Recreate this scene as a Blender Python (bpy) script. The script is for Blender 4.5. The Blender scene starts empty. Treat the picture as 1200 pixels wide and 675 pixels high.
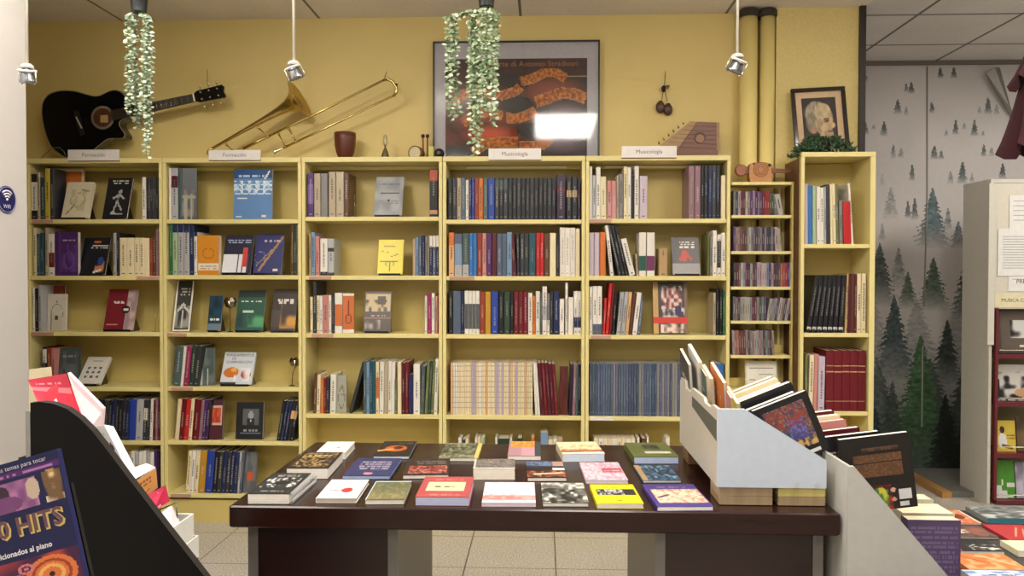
import bpy, math, random
from mathutils import Vector, Matrix, Euler
random.seed(7)
PI = math.pi
SC = bpy.context.scene
COL = SC.collection

# ------------------------------------------------------------------ camera
CZ = 1.427; F = 900.0
P_, Y_, R_ = .0181, .0391, .0012
fw = Vector((-math.sin(Y_)*math.cos(P_), math.cos(Y_)*math.cos(P_), -math.sin(P_)))
rt0 = Vector((math.cos(Y_), math.sin(Y_), 0)); up0 = rt0.cross(fw)
rt = rt0*math.cos(R_)+up0*math.sin(R_); up = up0*math.cos(R_)-rt0*math.sin(R_)
cam = bpy.data.cameras.new('camera'); cam.sensor_width = 36; cam.lens = 27; cam.clip_start = .05
camo = bpy.data.objects.new('camera', cam); COL.objects.link(camo)
camo.matrix_world = Matrix(((rt.x, up.x, -fw.x, 0), (rt.y, up.y, -fw.y, 0), (rt.z, up.z, -fw.z, CZ), (0, 0, 0, 1)))
SC.camera = camo
def ray(x, y): return fw + rt*((x-600)/F) + up*((337.5-y)/F)
def at(x, y, Y):
    d = ray(x, y); k = Y/d.y
    return Vector((d.x*k, Y, CZ+d.z*k))
def onz(x, y, z):
    d = ray(x, y); k = (z-CZ)/d.z
    return Vector((d.x*k, d.y*k, z))

# ------------------------------------------------------------------ colour
def l1(c):
    c = max(0, min(255, c))/255
    return c/12.92 if c <= .04045 else ((c+.055)/1.055)**2.4
def lin(c): return (l1(c[0]), l1(c[1]), l1(c[2]), 1)
def mixc(a, b, t): return tuple(a[i]*(1-t)+b[i]*t for i in range(3))
def jit(c, s=8):
    d = random.uniform(-s, s); return tuple(max(0, min(255, v+d+random.uniform(-s/3, s/3))) for v in c)
def hsh(i, j, k=0):
    n = (int(i)*374761393+int(j)*668265263+int(k)*974634777) & 0xffffffff
    n = ((n ^ (n >> 13))*1274126177) & 0xffffffff
    return ((n ^ (n >> 16)) & 0xffff)/65535
def vn(x, y, k=0):
    i, j = math.floor(x), math.floor(y); fx, fy = x-i, y-j
    fx = fx*fx*(3-2*fx); fy = fy*fy*(3-2*fy)
    a = hsh(i, j, k)*(1-fx)+hsh(i+1, j, k)*fx; b = hsh(i, j+1, k)*(1-fx)+hsh(i+1, j+1, k)*fx
    return a*(1-fy)+b*fy

PAL = {  # key: rgb, word
 'wht': ((226, 220, 208), 'white'), 'crm': ((226, 210, 170), 'cream'), 'tan': ((182, 150, 106), 'tan'),
 'bei': ((178, 162, 136), 'beige'), 'gry': ((130, 128, 124), 'grey'), 'lgy': ((172, 172, 172), 'light grey'),
 'dgy': ((48, 50, 55), 'dark grey'), 'blk': ((26, 26, 30), 'black'), 'nvy': ((30, 38, 78), 'navy'),
 'blu': ((36, 62, 150), 'blue'), 'bbl': ((52, 112, 178), 'bright blue'), 'lbl': ((120, 150, 180), 'pale blue'),
 'gbl': ((82, 93, 114), 'grey-blue'), 'tea': ((38, 80, 90), 'teal'), 'grn': ((40, 110, 62), 'green'),
 'dgn': ((40, 62, 50), 'dark green'), 'oli': ((104, 108, 66), 'olive'), 'lgn': ((160, 178, 140), 'pale green'),
 'yel': ((196, 176, 60), 'yellow'), 'gld': ((190, 140, 40), 'golden'), 'org': ((204, 112, 44), 'orange'),
 'pch': ((216, 170, 120), 'peach'), 'brn': ((92, 58, 40), 'brown'), 'rbr': ((140, 56, 36), 'red-brown'),
 'red': ((186, 34, 34), 'red'), 'drd': ((106, 20, 30), 'dark red'), 'mar': ((84, 22, 34), 'maroon'),
 'pnk': ((196, 130, 122), 'pink'), 'mag': ((150, 40, 90), 'magenta'), 'pur': ((70, 36, 98), 'purple'),
 'dpu': ((46, 30, 54), 'dark purple'), 'lil': ((188, 172, 186), 'lilac'), 'mau': ((140, 106, 116), 'mauve'),
 'tgy': ((74, 92, 92), 'grey-green')}
def C_(k): return PAL[k][0] if isinstance(k, str) else k

# ------------------------------------------------------------------ materials
MATS = {}
def mat(name, rough=.7, metal=0, attr=True, col=None, noise=.06, nscale=40, bump=0, bscale=200, coat=0, spec=.5, trans=0, emis=0, wood=False, sheen=0):
    m = bpy.data.materials.new(name); m.use_nodes = True
    nt = m.node_tree; nd = nt.nodes; lk = nt.links
    b = nd['Principled BSDF']
    b.inputs['Roughness'].default_value = rough; b.inputs['Metallic'].default_value = metal
    b.inputs['Specular IOR Level'].default_value = spec
    b.inputs['Coat Weight'].default_value = coat; b.inputs['Coat Roughness'].default_value = .08
    b.inputs['Transmission Weight'].default_value = trans
    b.inputs['Sheen Weight'].default_value = sheen
    tc = nd.new('ShaderNodeTexCoord')
    if attr:
        src = nd.new('ShaderNodeAttribute'); src.attribute_name = 'Col'; so = src.outputs['Color']
    else:
        src = nd.new('ShaderNodeRGB'); src.outputs[0].default_value = lin(col); so = src.outputs[0]
    if noise:
        nz = nd.new('ShaderNodeTexNoise'); nz.inputs['Scale'].default_value = nscale; nz.inputs['Detail'].default_value = 4
        if wood:
            mp = nd.new('ShaderNodeMapping'); mp.inputs['Scale'].default_value = wood
            lk.new(tc.outputs['Object'], mp.inputs[0]); lk.new(mp.outputs[0], nz.inputs['Vector'])
        else: lk.new(tc.outputs['Object'], nz.inputs['Vector'])
        mr = nd.new('ShaderNodeMapRange'); mr.inputs[3].default_value = 1-noise*2; mr.inputs[4].default_value = 1+noise*2
        lk.new(nz.outputs[0], mr.inputs[0])
        mx = nd.new('ShaderNodeVectorMath'); mx.operation = 'SCALE'
        lk.new(so, mx.inputs[0]); lk.new(mr.outputs[0], mx.inputs['Scale']); so = mx.outputs[0]
    lk.new(so, b.inputs['Base Color'])
    if emis:
        lk.new(so, b.inputs['Emission Color']); b.inputs['Emission Strength'].default_value = emis
    if bump:
        n2 = nd.new('ShaderNodeTexNoise'); n2.inputs['Scale'].default_value = bscale; n2.inputs['Detail'].default_value = 5
        lk.new(tc.outputs['Object'], n2.inputs['Vector'])
        bp = nd.new('ShaderNodeBump'); bp.inputs['Strength'].default_value = bump; bp.inputs['Distance'].default_value = .01
        lk.new(n2.outputs[0], bp.inputs['Height']); lk.new(bp.outputs[0], b.inputs['Normal'])
    MATS[name] = m; return m
mat('paper', .8); mat('satin', .38, noise=.04); mat('matte', .9); mat('gloss', .12, noise=.02, coat=.4)
mat('furniture', .42, noise=.03, nscale=6); mat('black_lacquer', .18, noise=0, coat=.1, spec=.25)
mat('wood', .4, noise=.16, nscale=7, wood=(1, 1, 8)); mat('woodx', .4, noise=.16, nscale=7, wood=(8, 1, 1))
mat('table_wood', .24, noise=.22, nscale=5, wood=(1.2, 9, 9), coat=.1, spec=.25)
mat('brass', .22, metal=1, noise=.05); mat('steel', .25, metal=1, noise=.03)
mat('glass', .055, noise=0, trans=1); mat('black_board', .6, noise=.03, spec=.22); mat('leaf', .5, noise=.1, nscale=60)
mat('cloth', .95, noise=.08, nscale=80, sheen=.05)
mat('yellow_paint', .55, attr=False, col=(221, 199, 128), noise=.035, nscale=3, bump=.12, bscale=120)
mat('yellow_stucco', .6, attr=False, col=(222, 201, 132), noise=.05, nscale=60, bump=.7, bscale=90)
mat('white_paint', .6, attr=False, col=(188, 184, 180), noise=.015, nscale=4, bump=.05, bscale=100)
mat('mural', .55, noise=.03, nscale=30)

def tile_mat(name, base, joint, sx, sy, ox, oy, jw, speck, rough, bump=0):
    m = bpy.data.materials.new(name); m.use_nodes = True
    nt = m.node_tree; nd = nt.nodes; lk = nt.links; b = nd['Principled BSDF']; b.inputs['Roughness'].default_value = rough
    g = nd.new('ShaderNodeNewGeometry'); sp = nd.new('ShaderNodeSeparateXYZ'); lk.new(g.outputs['Position'], sp.inputs[0])
    def M(op, a, bb=None):
        n = nd.new('ShaderNodeMath'); n.operation = op
        for i, v in enumerate((a, bb)):
            if v is None: continue
            if isinstance(v, (int, float)): n.inputs[i].default_value = v
            else: lk.new(v, n.inputs[i])
        return n.outputs[0]
    def line(o, s, off):
        f = M('FRACT', M('DIVIDE', M('ADD', M('SUBTRACT', o, off), 100*s), s))
        d = M('MINIMUM', f, M('SUBTRACT', 1.0, f))
        return M('LESS_THAN', d, jw/s/2)
    ln = M('MAXIMUM', line(sp.outputs[0], sx, ox), line(sp.outputs[1], sy, oy))
    n1 = nd.new('ShaderNodeTexNoise'); n1.inputs['Scale'].default_value = 130; n1.inputs['Detail'].default_value = 3
    n2 = nd.new('ShaderNodeTexNoise'); n2.inputs['Scale'].default_value = 2.5
    lk.new(g.outputs['Position'], n1.inputs['Vector']); lk.new(g.outputs['Position'], n2.inputs['Vector'])
    r = nd.new('ShaderNodeValToRGB'); e = r.color_ramp.elements
    e[0].position = .38; e[1].position = .62
    e[0].color = lin(tuple(v-speck for v in base)); e[1].color = lin(tuple(v+speck*.5 for v in base))
    lk.new(n1.outputs[0], r.inputs[0])
    mm = nd.new('ShaderNodeMix'); mm.data_type = 'RGBA'; lk.new(ln, mm.inputs['Factor'])
    sc = nd.new('ShaderNodeVectorMath'); sc.operation = 'SCALE'
    mr = nd.new('ShaderNodeMapRange'); mr.inputs[3].default_value = .88; mr.inputs[4].default_value = 1.1
    lk.new(n2.outputs[0], mr.inputs[0]); lk.new(r.outputs[0], sc.inputs[0]); lk.new(mr.outputs[0], sc.inputs['Scale'])
    lk.new(sc.outputs[0], mm.inputs['A']); mm.inputs['B'].default_value = lin(joint)
    lk.new(mm.outputs['Result'], b.inputs['Base Color'])
    MATS[name] = m
tile_mat('floor_tile', (190, 183, 170), (84, 76, 66), .443, .443, .07, 3.70, .006, 44, .28)
tile_mat('ceiling_tile', (226, 218, 208), (120, 112, 104), 1.2, .6, -1.33, 4.62, .016, 6, .9)
tile_mat('ceiling_tile_small', (214, 210, 206), (110, 104, 100), .6, .6, 2.2, 4.62, .02, 6, .9)

# ------------------------------------------------------------------ mesh builder
class MB:
    def __init__(s): s.v = []; s.f = []; s.c = []; s.sm = []
    def face(s, idx, col, smooth=False): s.f.append(idx); s.c.append(col); s.sm.append(smooth)
    def poly(s, pts, col):
        n = len(s.v); s.v += [Vector(p) for p in pts]; s.face(list(range(n, n+len(pts))), col); return s
    def hexa(s, p, col, cols=None):   # 8 corners: bottom 4 ccw, top 4 ccw
        n = len(s.v); s.v += [Vector(q) for q in p]
        for k, f in enumerate(((3, 2, 1, 0), (4, 5, 6, 7), (0, 1, 5, 4), (1, 2, 6, 5), (2, 3, 7, 6), (3, 0, 4, 7))):
            s.face([n+i for i in f], (cols or {}).get(k, col))
        return s
    def box(s, x0, x1, y0, y1, z0, z1, col, cols=None, M=None):
        p = [Vector(q) for q in ((x0, y0, z0), (x1, y0, z0), (x1, y1, z0), (x0, y1, z0), (x0, y0, z1), (x1, y0, z1), (x1, y1, z1), (x0, y1, z1))]
        if M: p = [M @ q for q in p]
        return s.hexa(p, col, cols)
    def bbox(s, x0, x1, y0, y1, z0, z1, col, b=.003, M=None):   # box with chamfered upright corners and top rim
        a = [(x0+b, y0), (x1-b, y0), (x1, y0+b), (x1, y1-b), (x1-b, y1), (x0+b, y1), (x0, y1-b), (x0, y0+b)]
        cx, cy = (x0+x1)/2, (y0+y1)/2
        def sh(p): return (p[0]+(b if p[0] < cx else -b), p[1]+(b if p[1] < cy else -b))
        rings = [[(sh(p)[0], sh(p)[1], z0) for p in a], [(*p, z0+b) for p in a], [(*p, z1-b) for p in a], [(sh(p)[0], sh(p)[1], z1) for p in a]]
        if M: rings = [[M @ Vector(q) for q in r] for r in rings]
        n = len(s.v)
        for r in rings: s.v += [Vector(q) for q in r]
        for k in range(3):
            for i in range(8):
                j = (i+1) % 8; s.face([n+k*8+i, n+k*8+j, n+k*8+8+j, n+k*8+8+i], col)
        s.face([n+i for i in range(7, -1, -1)], col); s.face([n+24+i for i in range(8)], col)
        return s
    def prism(s, pts, off, col, side=None, smooth=False):   # polygon pts extruded by vector off
        n = len(s.v); m = len(pts); off = Vector(off)
        s.v += [Vector(p) for p in pts]+[Vector(p)+off for p in pts]
        s.face([n+i for i in range(m)], col); s.face([n+m+i for i in range(m-1, -1, -1)], col)
        for i in range(m):
            j = (i+1) % m; s.face([n+j, n+i, n+m+i, n+m+j], side or col, smooth)
        return s
    def rings(s, R, col, closed_ends=True, smooth=True, cols=None):
        n = len(s.v); m = len(R[0])
        for r in R: s.v += [Vector(p) for p in r]
        for k in range(len(R)-1):
            c = cols[k] if cols else col
            for i in range(m):
                j = (i+1) % m; s.face([n+k*m+i, n+k*m+j, n+(k+1)*m+j, n+(k+1)*m+i], c, smooth)
        if closed_ends:
            s.face([n+i for i in range(m-1, -1, -1)], cols[0] if cols else col)
            e = n+(len(R)-1)*m; s.face([e+i for i in range(m)], cols[-1] if cols else col)
        return s
    def tube(s, pts, rad, col, seg=8, ends=True):
        pts = [Vector(p) for p in pts]; R = []
        rad = rad if isinstance(rad, (list, tuple)) else [rad]*len(pts)
        prev = None
        for i, p in enumerate(pts):
            t = (pts[min(i+1, len(pts)-1)]-pts[max(i-1, 0)]).normalized()
            if prev is None:
                a = Vector((0, 0, 1)) if abs(t.z) < .9 else Vector((1, 0, 0)); u = t.cross(a).normalized()
            else:
                u = (prev-t*prev.dot(t)).normalized()
            prev = u; w = t.cross(u)
            R.append([p+(u*math.cos(2*PI*k/seg)+w*math.sin(2*PI*k/seg))*rad[i] for k in range(seg)])
        return s.rings(R, col, ends)
    def lathe(s, prof, org, axis, col, seg=24, cols=None, ends=True):   # prof: (r, h)
        axis = Vector(axis).normalized(); org = Vector(org)
        a = Vector((0, 0, 1)) if abs(axis.z) < .9 else Vector((1, 0, 0))
        u = axis.cross(a).normalized(); w = axis.cross(u)
        R = [[org+axis*h+(u*math.cos(2*PI*k/seg)+w*math.sin(2*PI*k/seg))*max(r, 1e-5) for k in range(seg)] for r, h in prof]
        return s.rings(R, col, ends, True, cols)
    def ball(s, c, r, col, seg=14, sq=(1, 1, 1)):
        c = Vector(c); R = []
        for k in range(seg//2+1):
            a = PI*k/(seg//2); R.append([c+Vector((math.sin(a)*math.cos(2*PI*i/seg)*sq[0], math.sin(a)*math.sin(2*PI*i/seg)*sq[1], -math.cos(a)*sq[2]))*max(r, 1e-5) if 0 < k < seg//2 else c+Vector((math.cos(2*PI*i/seg)*1e-5, math.sin(2*PI*i/seg)*1e-5, -math.cos(a)*sq[2]*r)) for i in range(seg)])
        return s.rings(R, col)
    def paint(s, o, du, dv, nx, ny, fn):   # painted grid from corner o along du, dv
        o, du, dv = Vector(o), Vector(du), Vector(dv); n = len(s.v)
        for j in range(ny+1):
            for i in range(nx+1): s.v.append(o+du*(i/nx)+dv*(j/ny))
        for j in range(ny):
            for i in range(nx):
                a = n+j*(nx+1)+i; s.face([a, a+1, a+nx+2, a+nx+1], fn((i+.5)/nx, (j+.5)/ny))
        return s
    def text(s, body, o, du, dv, size, col, align='CENTER', thick=0, bold=0):   # letters on plane o + x*du + y*dv
        cu = bpy.data.curves.new('lettering', 'FONT'); cu.body = body; cu.size = size; cu.align_x = align; cu.align_y = 'CENTER'
        cu.extrude = thick; cu.resolution_u = 2; cu.offset = bold
        ob = bpy.data.objects.new('lettering', cu); COL.objects.link(ob)
        me = bpy.data.meshes.new_from_object(ob.evaluated_get(bpy.context.evaluated_depsgraph_get()))
        o, du, dv = Vector(o), Vector(du).normalized(), Vector(dv).normalized(); nn = du.cross(dv); n = len(s.v)
        for v in me.vertices: s.v.append(o+du*v.co.x+dv*v.co.y+nn*v.co.z)
        for p in me.polygons: s.face([n+i for i in p.vertices], col)
        bpy.data.objects.remove(ob); bpy.data.curves.remove(cu); bpy.data.meshes.remove(me)
        return s
    def build(s, name, m='matte', parent=None, loc=None, world=True):
        """world=True: vertices are world coordinates; they are shifted to the origin of the object or its parent."""
        if parent is not None:
            off = Vector((0, 0, 0)); q = parent
            if world:
                while q is not None: off += q.location; q = q.parent
            vs = [tuple(v-off) for v in s.v] if world else [tuple(v) for v in s.v]
        else:
            if loc is None:
                xs = [v.x for v in s.v]; ys = [v.y for v in s.v]; loc = Vector(((min(xs)+max(xs))/2, (min(ys)+max(ys))/2, min(v.z for v in s.v)))
            loc = Vector(loc); vs = [tuple(v-loc) for v in s.v] if world else [tuple(v) for v in s.v]
        me = bpy.data.meshes.new(name); me.from_pydata(vs, [], s.f)
        cl = me.color_attributes.new('Col', 'FLOAT_COLOR', 'CORNER'); arr = []
        cache = {}
        for f, c in zip(s.f, s.c):
            k = tuple(c)
            if k not in cache: cache[k] = list(lin(C_(c)))
            arr += cache[k]*len(f)
        cl.data.foreach_set('color', arr)
        me.polygons.foreach_set('use_smooth', s.sm)
        me.materials.append(MATS[m]); me.update()
        o = bpy.data.objects.new(name, me); COL.objects.link(o)
        if parent is not None: o.parent = parent
        else: o.location = loc
        return o
def tag(o, label, cat, group=None, kind=None):
    o['label'] = label; o['category'] = cat
    if group: o['group'] = group
    if kind: o['kind'] = kind
    return o
def thing(name, label, cat, loc, rot=(0, 0, 0), group=None):
    o = bpy.data.objects.new(name, None); COL.objects.link(o); o.location = loc; o.rotation_euler = rot
    o.empty_display_size = .05
    return tag(o, label, cat, group)
def struct(o): o['kind'] = 'structure'; return o
ORD = ['zeroth', 'first', 'second', 'third', 'fourth', 'fifth', 'sixth', 'seventh', 'eighth', 'ninth', 'tenth', 'eleventh', 'twelfth', 'thirteenth', 'fourteenth', 'fifteenth', 'sixteenth', 'seventeenth', 'eighteenth', 'nineteenth', 'twentieth', 'twenty-first', 'twenty-second', 'twenty-third']
def ordn(i, n):
    if i*2 <= n+1: return ('leftmost' if i == 1 else ORD[i]+' from left')
    j = n-i+1
    return 'rightmost' if j == 1 else ORD[j]+' from right'

# ------------------------------------------------------------------ room
D = 4.295; WALL = 4.56; CEIL = 2.95; MUR = 5.62
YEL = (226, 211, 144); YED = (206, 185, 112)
m = MB().box(-3.6, 5.2, -3.0, 6.2, -.1, 0, (180, 170, 150)); struct(m.build('floor', 'floor_tile'))
m = MB().box(-3.6, 1.835, -3.0, 6.2, CEIL, CEIL+.1, (180, 170, 160)); struct(m.build('ceiling', 'ceiling_tile'))
m = MB().box(1.835, 5.2, -3.0, 6.2, CEIL, CEIL+.1, (180, 170, 160)); struct(m.build('ceiling', 'ceiling_tile_small'))
m = MB().box(-3.6, 1.335, WALL, WALL+.15, 0, CEIL, YEL); struct(m.build('wall_back', 'yellow_paint'))
struct(MB().box(1.335, 1.798, 4.47, 6.2, 0, CEIL, YEL).build('wall_pillar', 'yellow_stucco'))
pl = MB().box(1.799, 1.832, 4.45, 4.60, 0, CEIL, (44, 38, 36)); struct(pl.build('trim_1', 'satin'))
struct(MB().box(1.799, 1.83, 4.601, 6.2, 0, CEIL, (200, 196, 190)).build('wall_side', 'white_paint'))
struct(MB().box(-2.2, -2.06, -3.0, 3.0, 0, CEIL, (210, 204, 196)).build('wall_left', 'white_paint'))
struct(MB().box(-3.6, -2.2, 2.86, 3.0, 0, CEIL, (210, 204, 196)).build('wall_left_return', 'white_paint'))
struct(MB().box(-3.75, -3.6, 2.86, WALL+.15, 0, CEIL, YEL).build('wall_far_left', 'yellow_paint'))
struct(MB().box(5.2, 5.35, -3.0, 6.2, 0, CEIL, (210, 204, 196)).build('wall_right', 'white_paint'))
struct(MB().box(-3.6, 5.35, -3.15, -3.0, 0, CEIL, (210, 204, 196)).build('wall_front', 'white_paint'))
struct(MB().box(1.831, 5.2, MUR+.02, MUR+.2, 0, CEIL, (200, 196, 190)).build('wall_mural', 'white_paint'))
# wall-ceiling trim line
struct(MB().box(1.831, 5.2, MUR-.02, MUR-.004, CEIL-.03, CEIL-.001, (120, 112, 108)).build('trim_2', 'matte'))

# mural wallpaper ---------------------------------------------------
def px_tree(cx, yt, yb, w, col, a): 
    t = at(cx, yt, MUR); b = at(cx, yb, MUR); return (t.x, t.z, b.z, w*(1.22 if w > 8 else .82)*MUR/F, tuple(v*.96 for v in col), a)
G1 = (52, 62, 62); G2 = (46, 66, 62); G3 = (44, 74, 44); G4 = (84, 92, 96); G5 = (30, 42, 38); G6 = (22, 26, 27); LG = (118, 124, 124)
TREES = [px_tree(*t) for t in [
 (1020, 330, 470, 30, (110, 116, 116), .5), (1075, 350, 480, 40, (104, 110, 110), .5), (1125, 340, 480, 40, (100, 106, 106), .5), (1090, 420, 560, 50, (40, 48, 44), .75), (1030, 430, 580, 50, (44, 54, 52), .75), (1130, 430, 600, 50, (34, 38, 38), .8),
 (1013, 80, 96, 5, G1, .9), (1062, 98, 108, 3, G1, .7), (1068, 96, 110, 5, G1, .9), (1052, 116, 134, 6, G1, .85), (1062, 124, 136, 4, LG, .7),
 (1102, 79, 92, 5, G1, .9), (1118, 79, 92, 5, G1, .9), (1092, 119, 133, 4, G1, .85), (1158, 114, 134, 6, G1, .85), (1168, 123, 135, 4, LG, .8), (1148, 125, 134, 3, LG, .5),
 (1014, 142, 158, 5, G1, .9), (1036, 142, 160, 6, G1, .9), (1024, 146, 152, 3, LG, .7), (1120, 141, 158, 5, G1, .9), (1142, 141, 160, 6, G1, .9), (1130, 144, 152, 3, LG, .7), (1109, 152, 160, 3, LG, .6), (1152, 153, 160, 3, LG, .6),
 (1047, 170, 186, 4, LG, .9), (1056, 173, 185, 4, LG, .9), (1095, 171, 187, 7, G1, .9), (1103, 176, 187, 4, G1, .7), (1153, 169, 184, 4, G1, .8), (1162, 172, 184, 4, LG, .9),
 (1069, 193, 212, 5, G1, .85), (1128, 189, 216, 8, G2, .9), (1114, 200, 216, 5, LG, .8), (1139, 203, 214, 3, LG, .6), (1175, 192, 210, 6, G1, .9), (1034, 204, 218, 4, (140, 140, 138), .6),
 (1044, 219, 258, 9, (134, 136, 132), .75), (1064, 236, 256, 5, G1, .85), (1072, 232, 258, 6, G1, .85), (1093, 220, 292, 19, (58, 78, 82), .95), (1111, 244, 270, 7, LG, .9), (1123, 259, 292, 9, G4, .9), (1034, 262, 282, 5, LG, .7), (1140, 258, 300, 8, G4, .8),
 (1053, 290, 340, 10, (112, 118, 118), .85), (1031, 285, 360, 19, G1, .95), (1136, 286, 375, 19, G1, .95), (1094, 302, 365, 18, (50, 68, 54), .92), (1064, 319, 362, 11, (58, 74, 58), .9), (1152, 300, 380, 18, G1, .9),
 (1048, 346, 445, 23, (44, 62, 66), .96), (1110, 375, 450, 18, (34, 44, 40), .95), (1136, 388, 500, 18, (50, 60, 62), .95), (1028, 420, 520, 16, (80, 88, 92), .9), (1150, 360, 470, 16, G1, .9),
 (1046, 447, 540, 18, (44, 58, 54), .92), (1079, 393, 560, 40, (50, 84, 50), .97), (1108, 462, 580, 26, (20, 26, 24), .97), (1134, 470, 590, 26, G6, .98), (1160, 470, 590, 26, G6, .98), (1026, 478, 570, 22, (26, 50, 50), .95)]]
def mural_fn(X, Z):
    tz = Z/CEIL
    n = vn(X*1.6, Z*2.2, 3)*.6+vn(X*5, Z*5, 4)*.4
    base = mixc((190, 184, 182), (214, 208, 206), n)
    if tz < .62: base = mixc(base, (164, 162, 160), min(1, (.62-tz)*2.0)*(.45+.55*n))
    if tz < .34: base = mixc(base, (72, 78, 74), min(1, (.34-tz)*3.2)*(.45+.55*n))
    hz = math.exp(-((Z-(CZ+.02+.12*vn(X*3, 1, 9)))/.13)**2)*.45
    base = mixc(base, (128, 130, 130), hz*vn(X*4, Z*4, 11))
    c = base
    for tx, zt, zb, w, col, a in TREES:
        if not (zb < Z < zt) or abs(X-tx) > w*1.25: continue
        t = (zt-Z)/(zt-zb); nb = 5+int(w*60)
        dx = abs(X-tx); sd = 1 if X > tx else 0
        s = (t*nb-dx/w*1.1+vn(Z*25, tx*31+sd*7, 5)*.9+sd*.4) % 1.0
        ww = w*(t**.9)*(.55+.45*s)*(.75+.5*vn(Z*90, X*70+tx*31, 5))+.004
        if dx < ww:
            al = a*(1 if t < .55 else max(0, 1-(t-.55)/.45)**.8)*(.75+.25*vn(X*55, Z*55, 6))
            k = .7+.55*vn(X*45, Z*60, 8)+.3*(1-s)*min(1, w*8)
            c = mixc(c, tuple(v*k for v in col), al)
    # worn fold shading near upper right
    return c
MX0, MX1 = 1.84, 3.56; nx = 250; nz = 400
t_ = thing('forest_wallpaper', 'foggy pine forest wallpaper mural covering the far wall right of the pillar', 'wallpaper', (3.2, MUR, 0))
MB().paint((MX0, MUR, .03), (MX1-MX0, 0, 0), (0, 0, CEIL-.06), nx, nz, lambda u, v: mural_fn(MX0+(MX1-MX0)*u, .03+(CEIL-.06)*v)).paint((MX1, MUR, .03), (1.5, 0, 0), (0, 0, CEIL-.06), 30, 60, lambda u, v: mural_fn(MX1+1.5*u, .03+(CEIL-.06)*v)).build('wallpaper_sheet', 'mural', t_)
sx = at(1085, 200, MUR).x; m = MB()
m.tube([(sx, MUR-.002, CEIL-.04), (sx+.01, MUR-.003, 2.0), (sx-.005, MUR-.002, 1.2)], .005, (150, 142, 138), 6).build('seam', 'mural', t_)
m = MB().box(at(1079.5, 480, MUR).x, at(1081, 480, MUR).x, MUR-.004, MUR-.001, at(1080, 500, MUR).z, at(1080, 405, MUR).z, (150, 152, 140)).build('torn_strip', 'mural', t_)
a, b, c_, d_ = at(1156, 86, MUR-.05), at(1166, 79, MUR-.01), at(1190, 145, MUR-.01), at(1183, 125, MUR-.06)
MB().poly([a, d_, c_, b], (176, 172, 166)).poly([b, c_, c_+Vector((.0, .01, .02)), b+Vector((.04, .01, 0))], (120, 116, 112)).build('peeling_corner', 'mural', t_)
# low step with wooden nosing below the mural
zs = .04
p0 = at(1112, 573, 4.9); 
MB().box(2.62, 4.6, 5.0, MUR-.006, 0, .035, (112, 110, 104)).build('floor_platform', 'matte')
o = COL.objects['floor_platform']; tag(o, 'low grey floor platform at the foot of the forest wallpaper', 'platform')
e = MB().box(2.555, 2.615, 4.98, MUR-.006, 0, .04, (178, 132, 76)).build('wooden_floor_strip', 'woodx'); tag(e, 'narrow wooden edging strip on the floor beside the grey platform', 'floor strip')
# pipes
for px, r, w in ((878.5, 10, 'left'), (900.5, 8.5, 'right')):
    a = at(px, 120, 4.46); rr = r*4.46/F
    t_ = thing('wall_pipe', 'thick yellow painted vertical pipe, %s one of the pair by the pillar' % w, 'pipe', (a.x, 4.5, 0))
    MB().lathe([(rr, 0.0), (rr, 2.9)], (a.x, 4.49, 0), (0, 0, 1), (236, 216, 140), 24).build('pipe', 'furniture', t_)
    MB().lathe([(rr+.012, 2.9), (rr+.012, 2.935), (rr, 2.945)], (a.x, 4.49, 0), (0, 0, 1), (60, 52, 40), 24).build('ceiling_collar', 'matte', t_)

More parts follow.
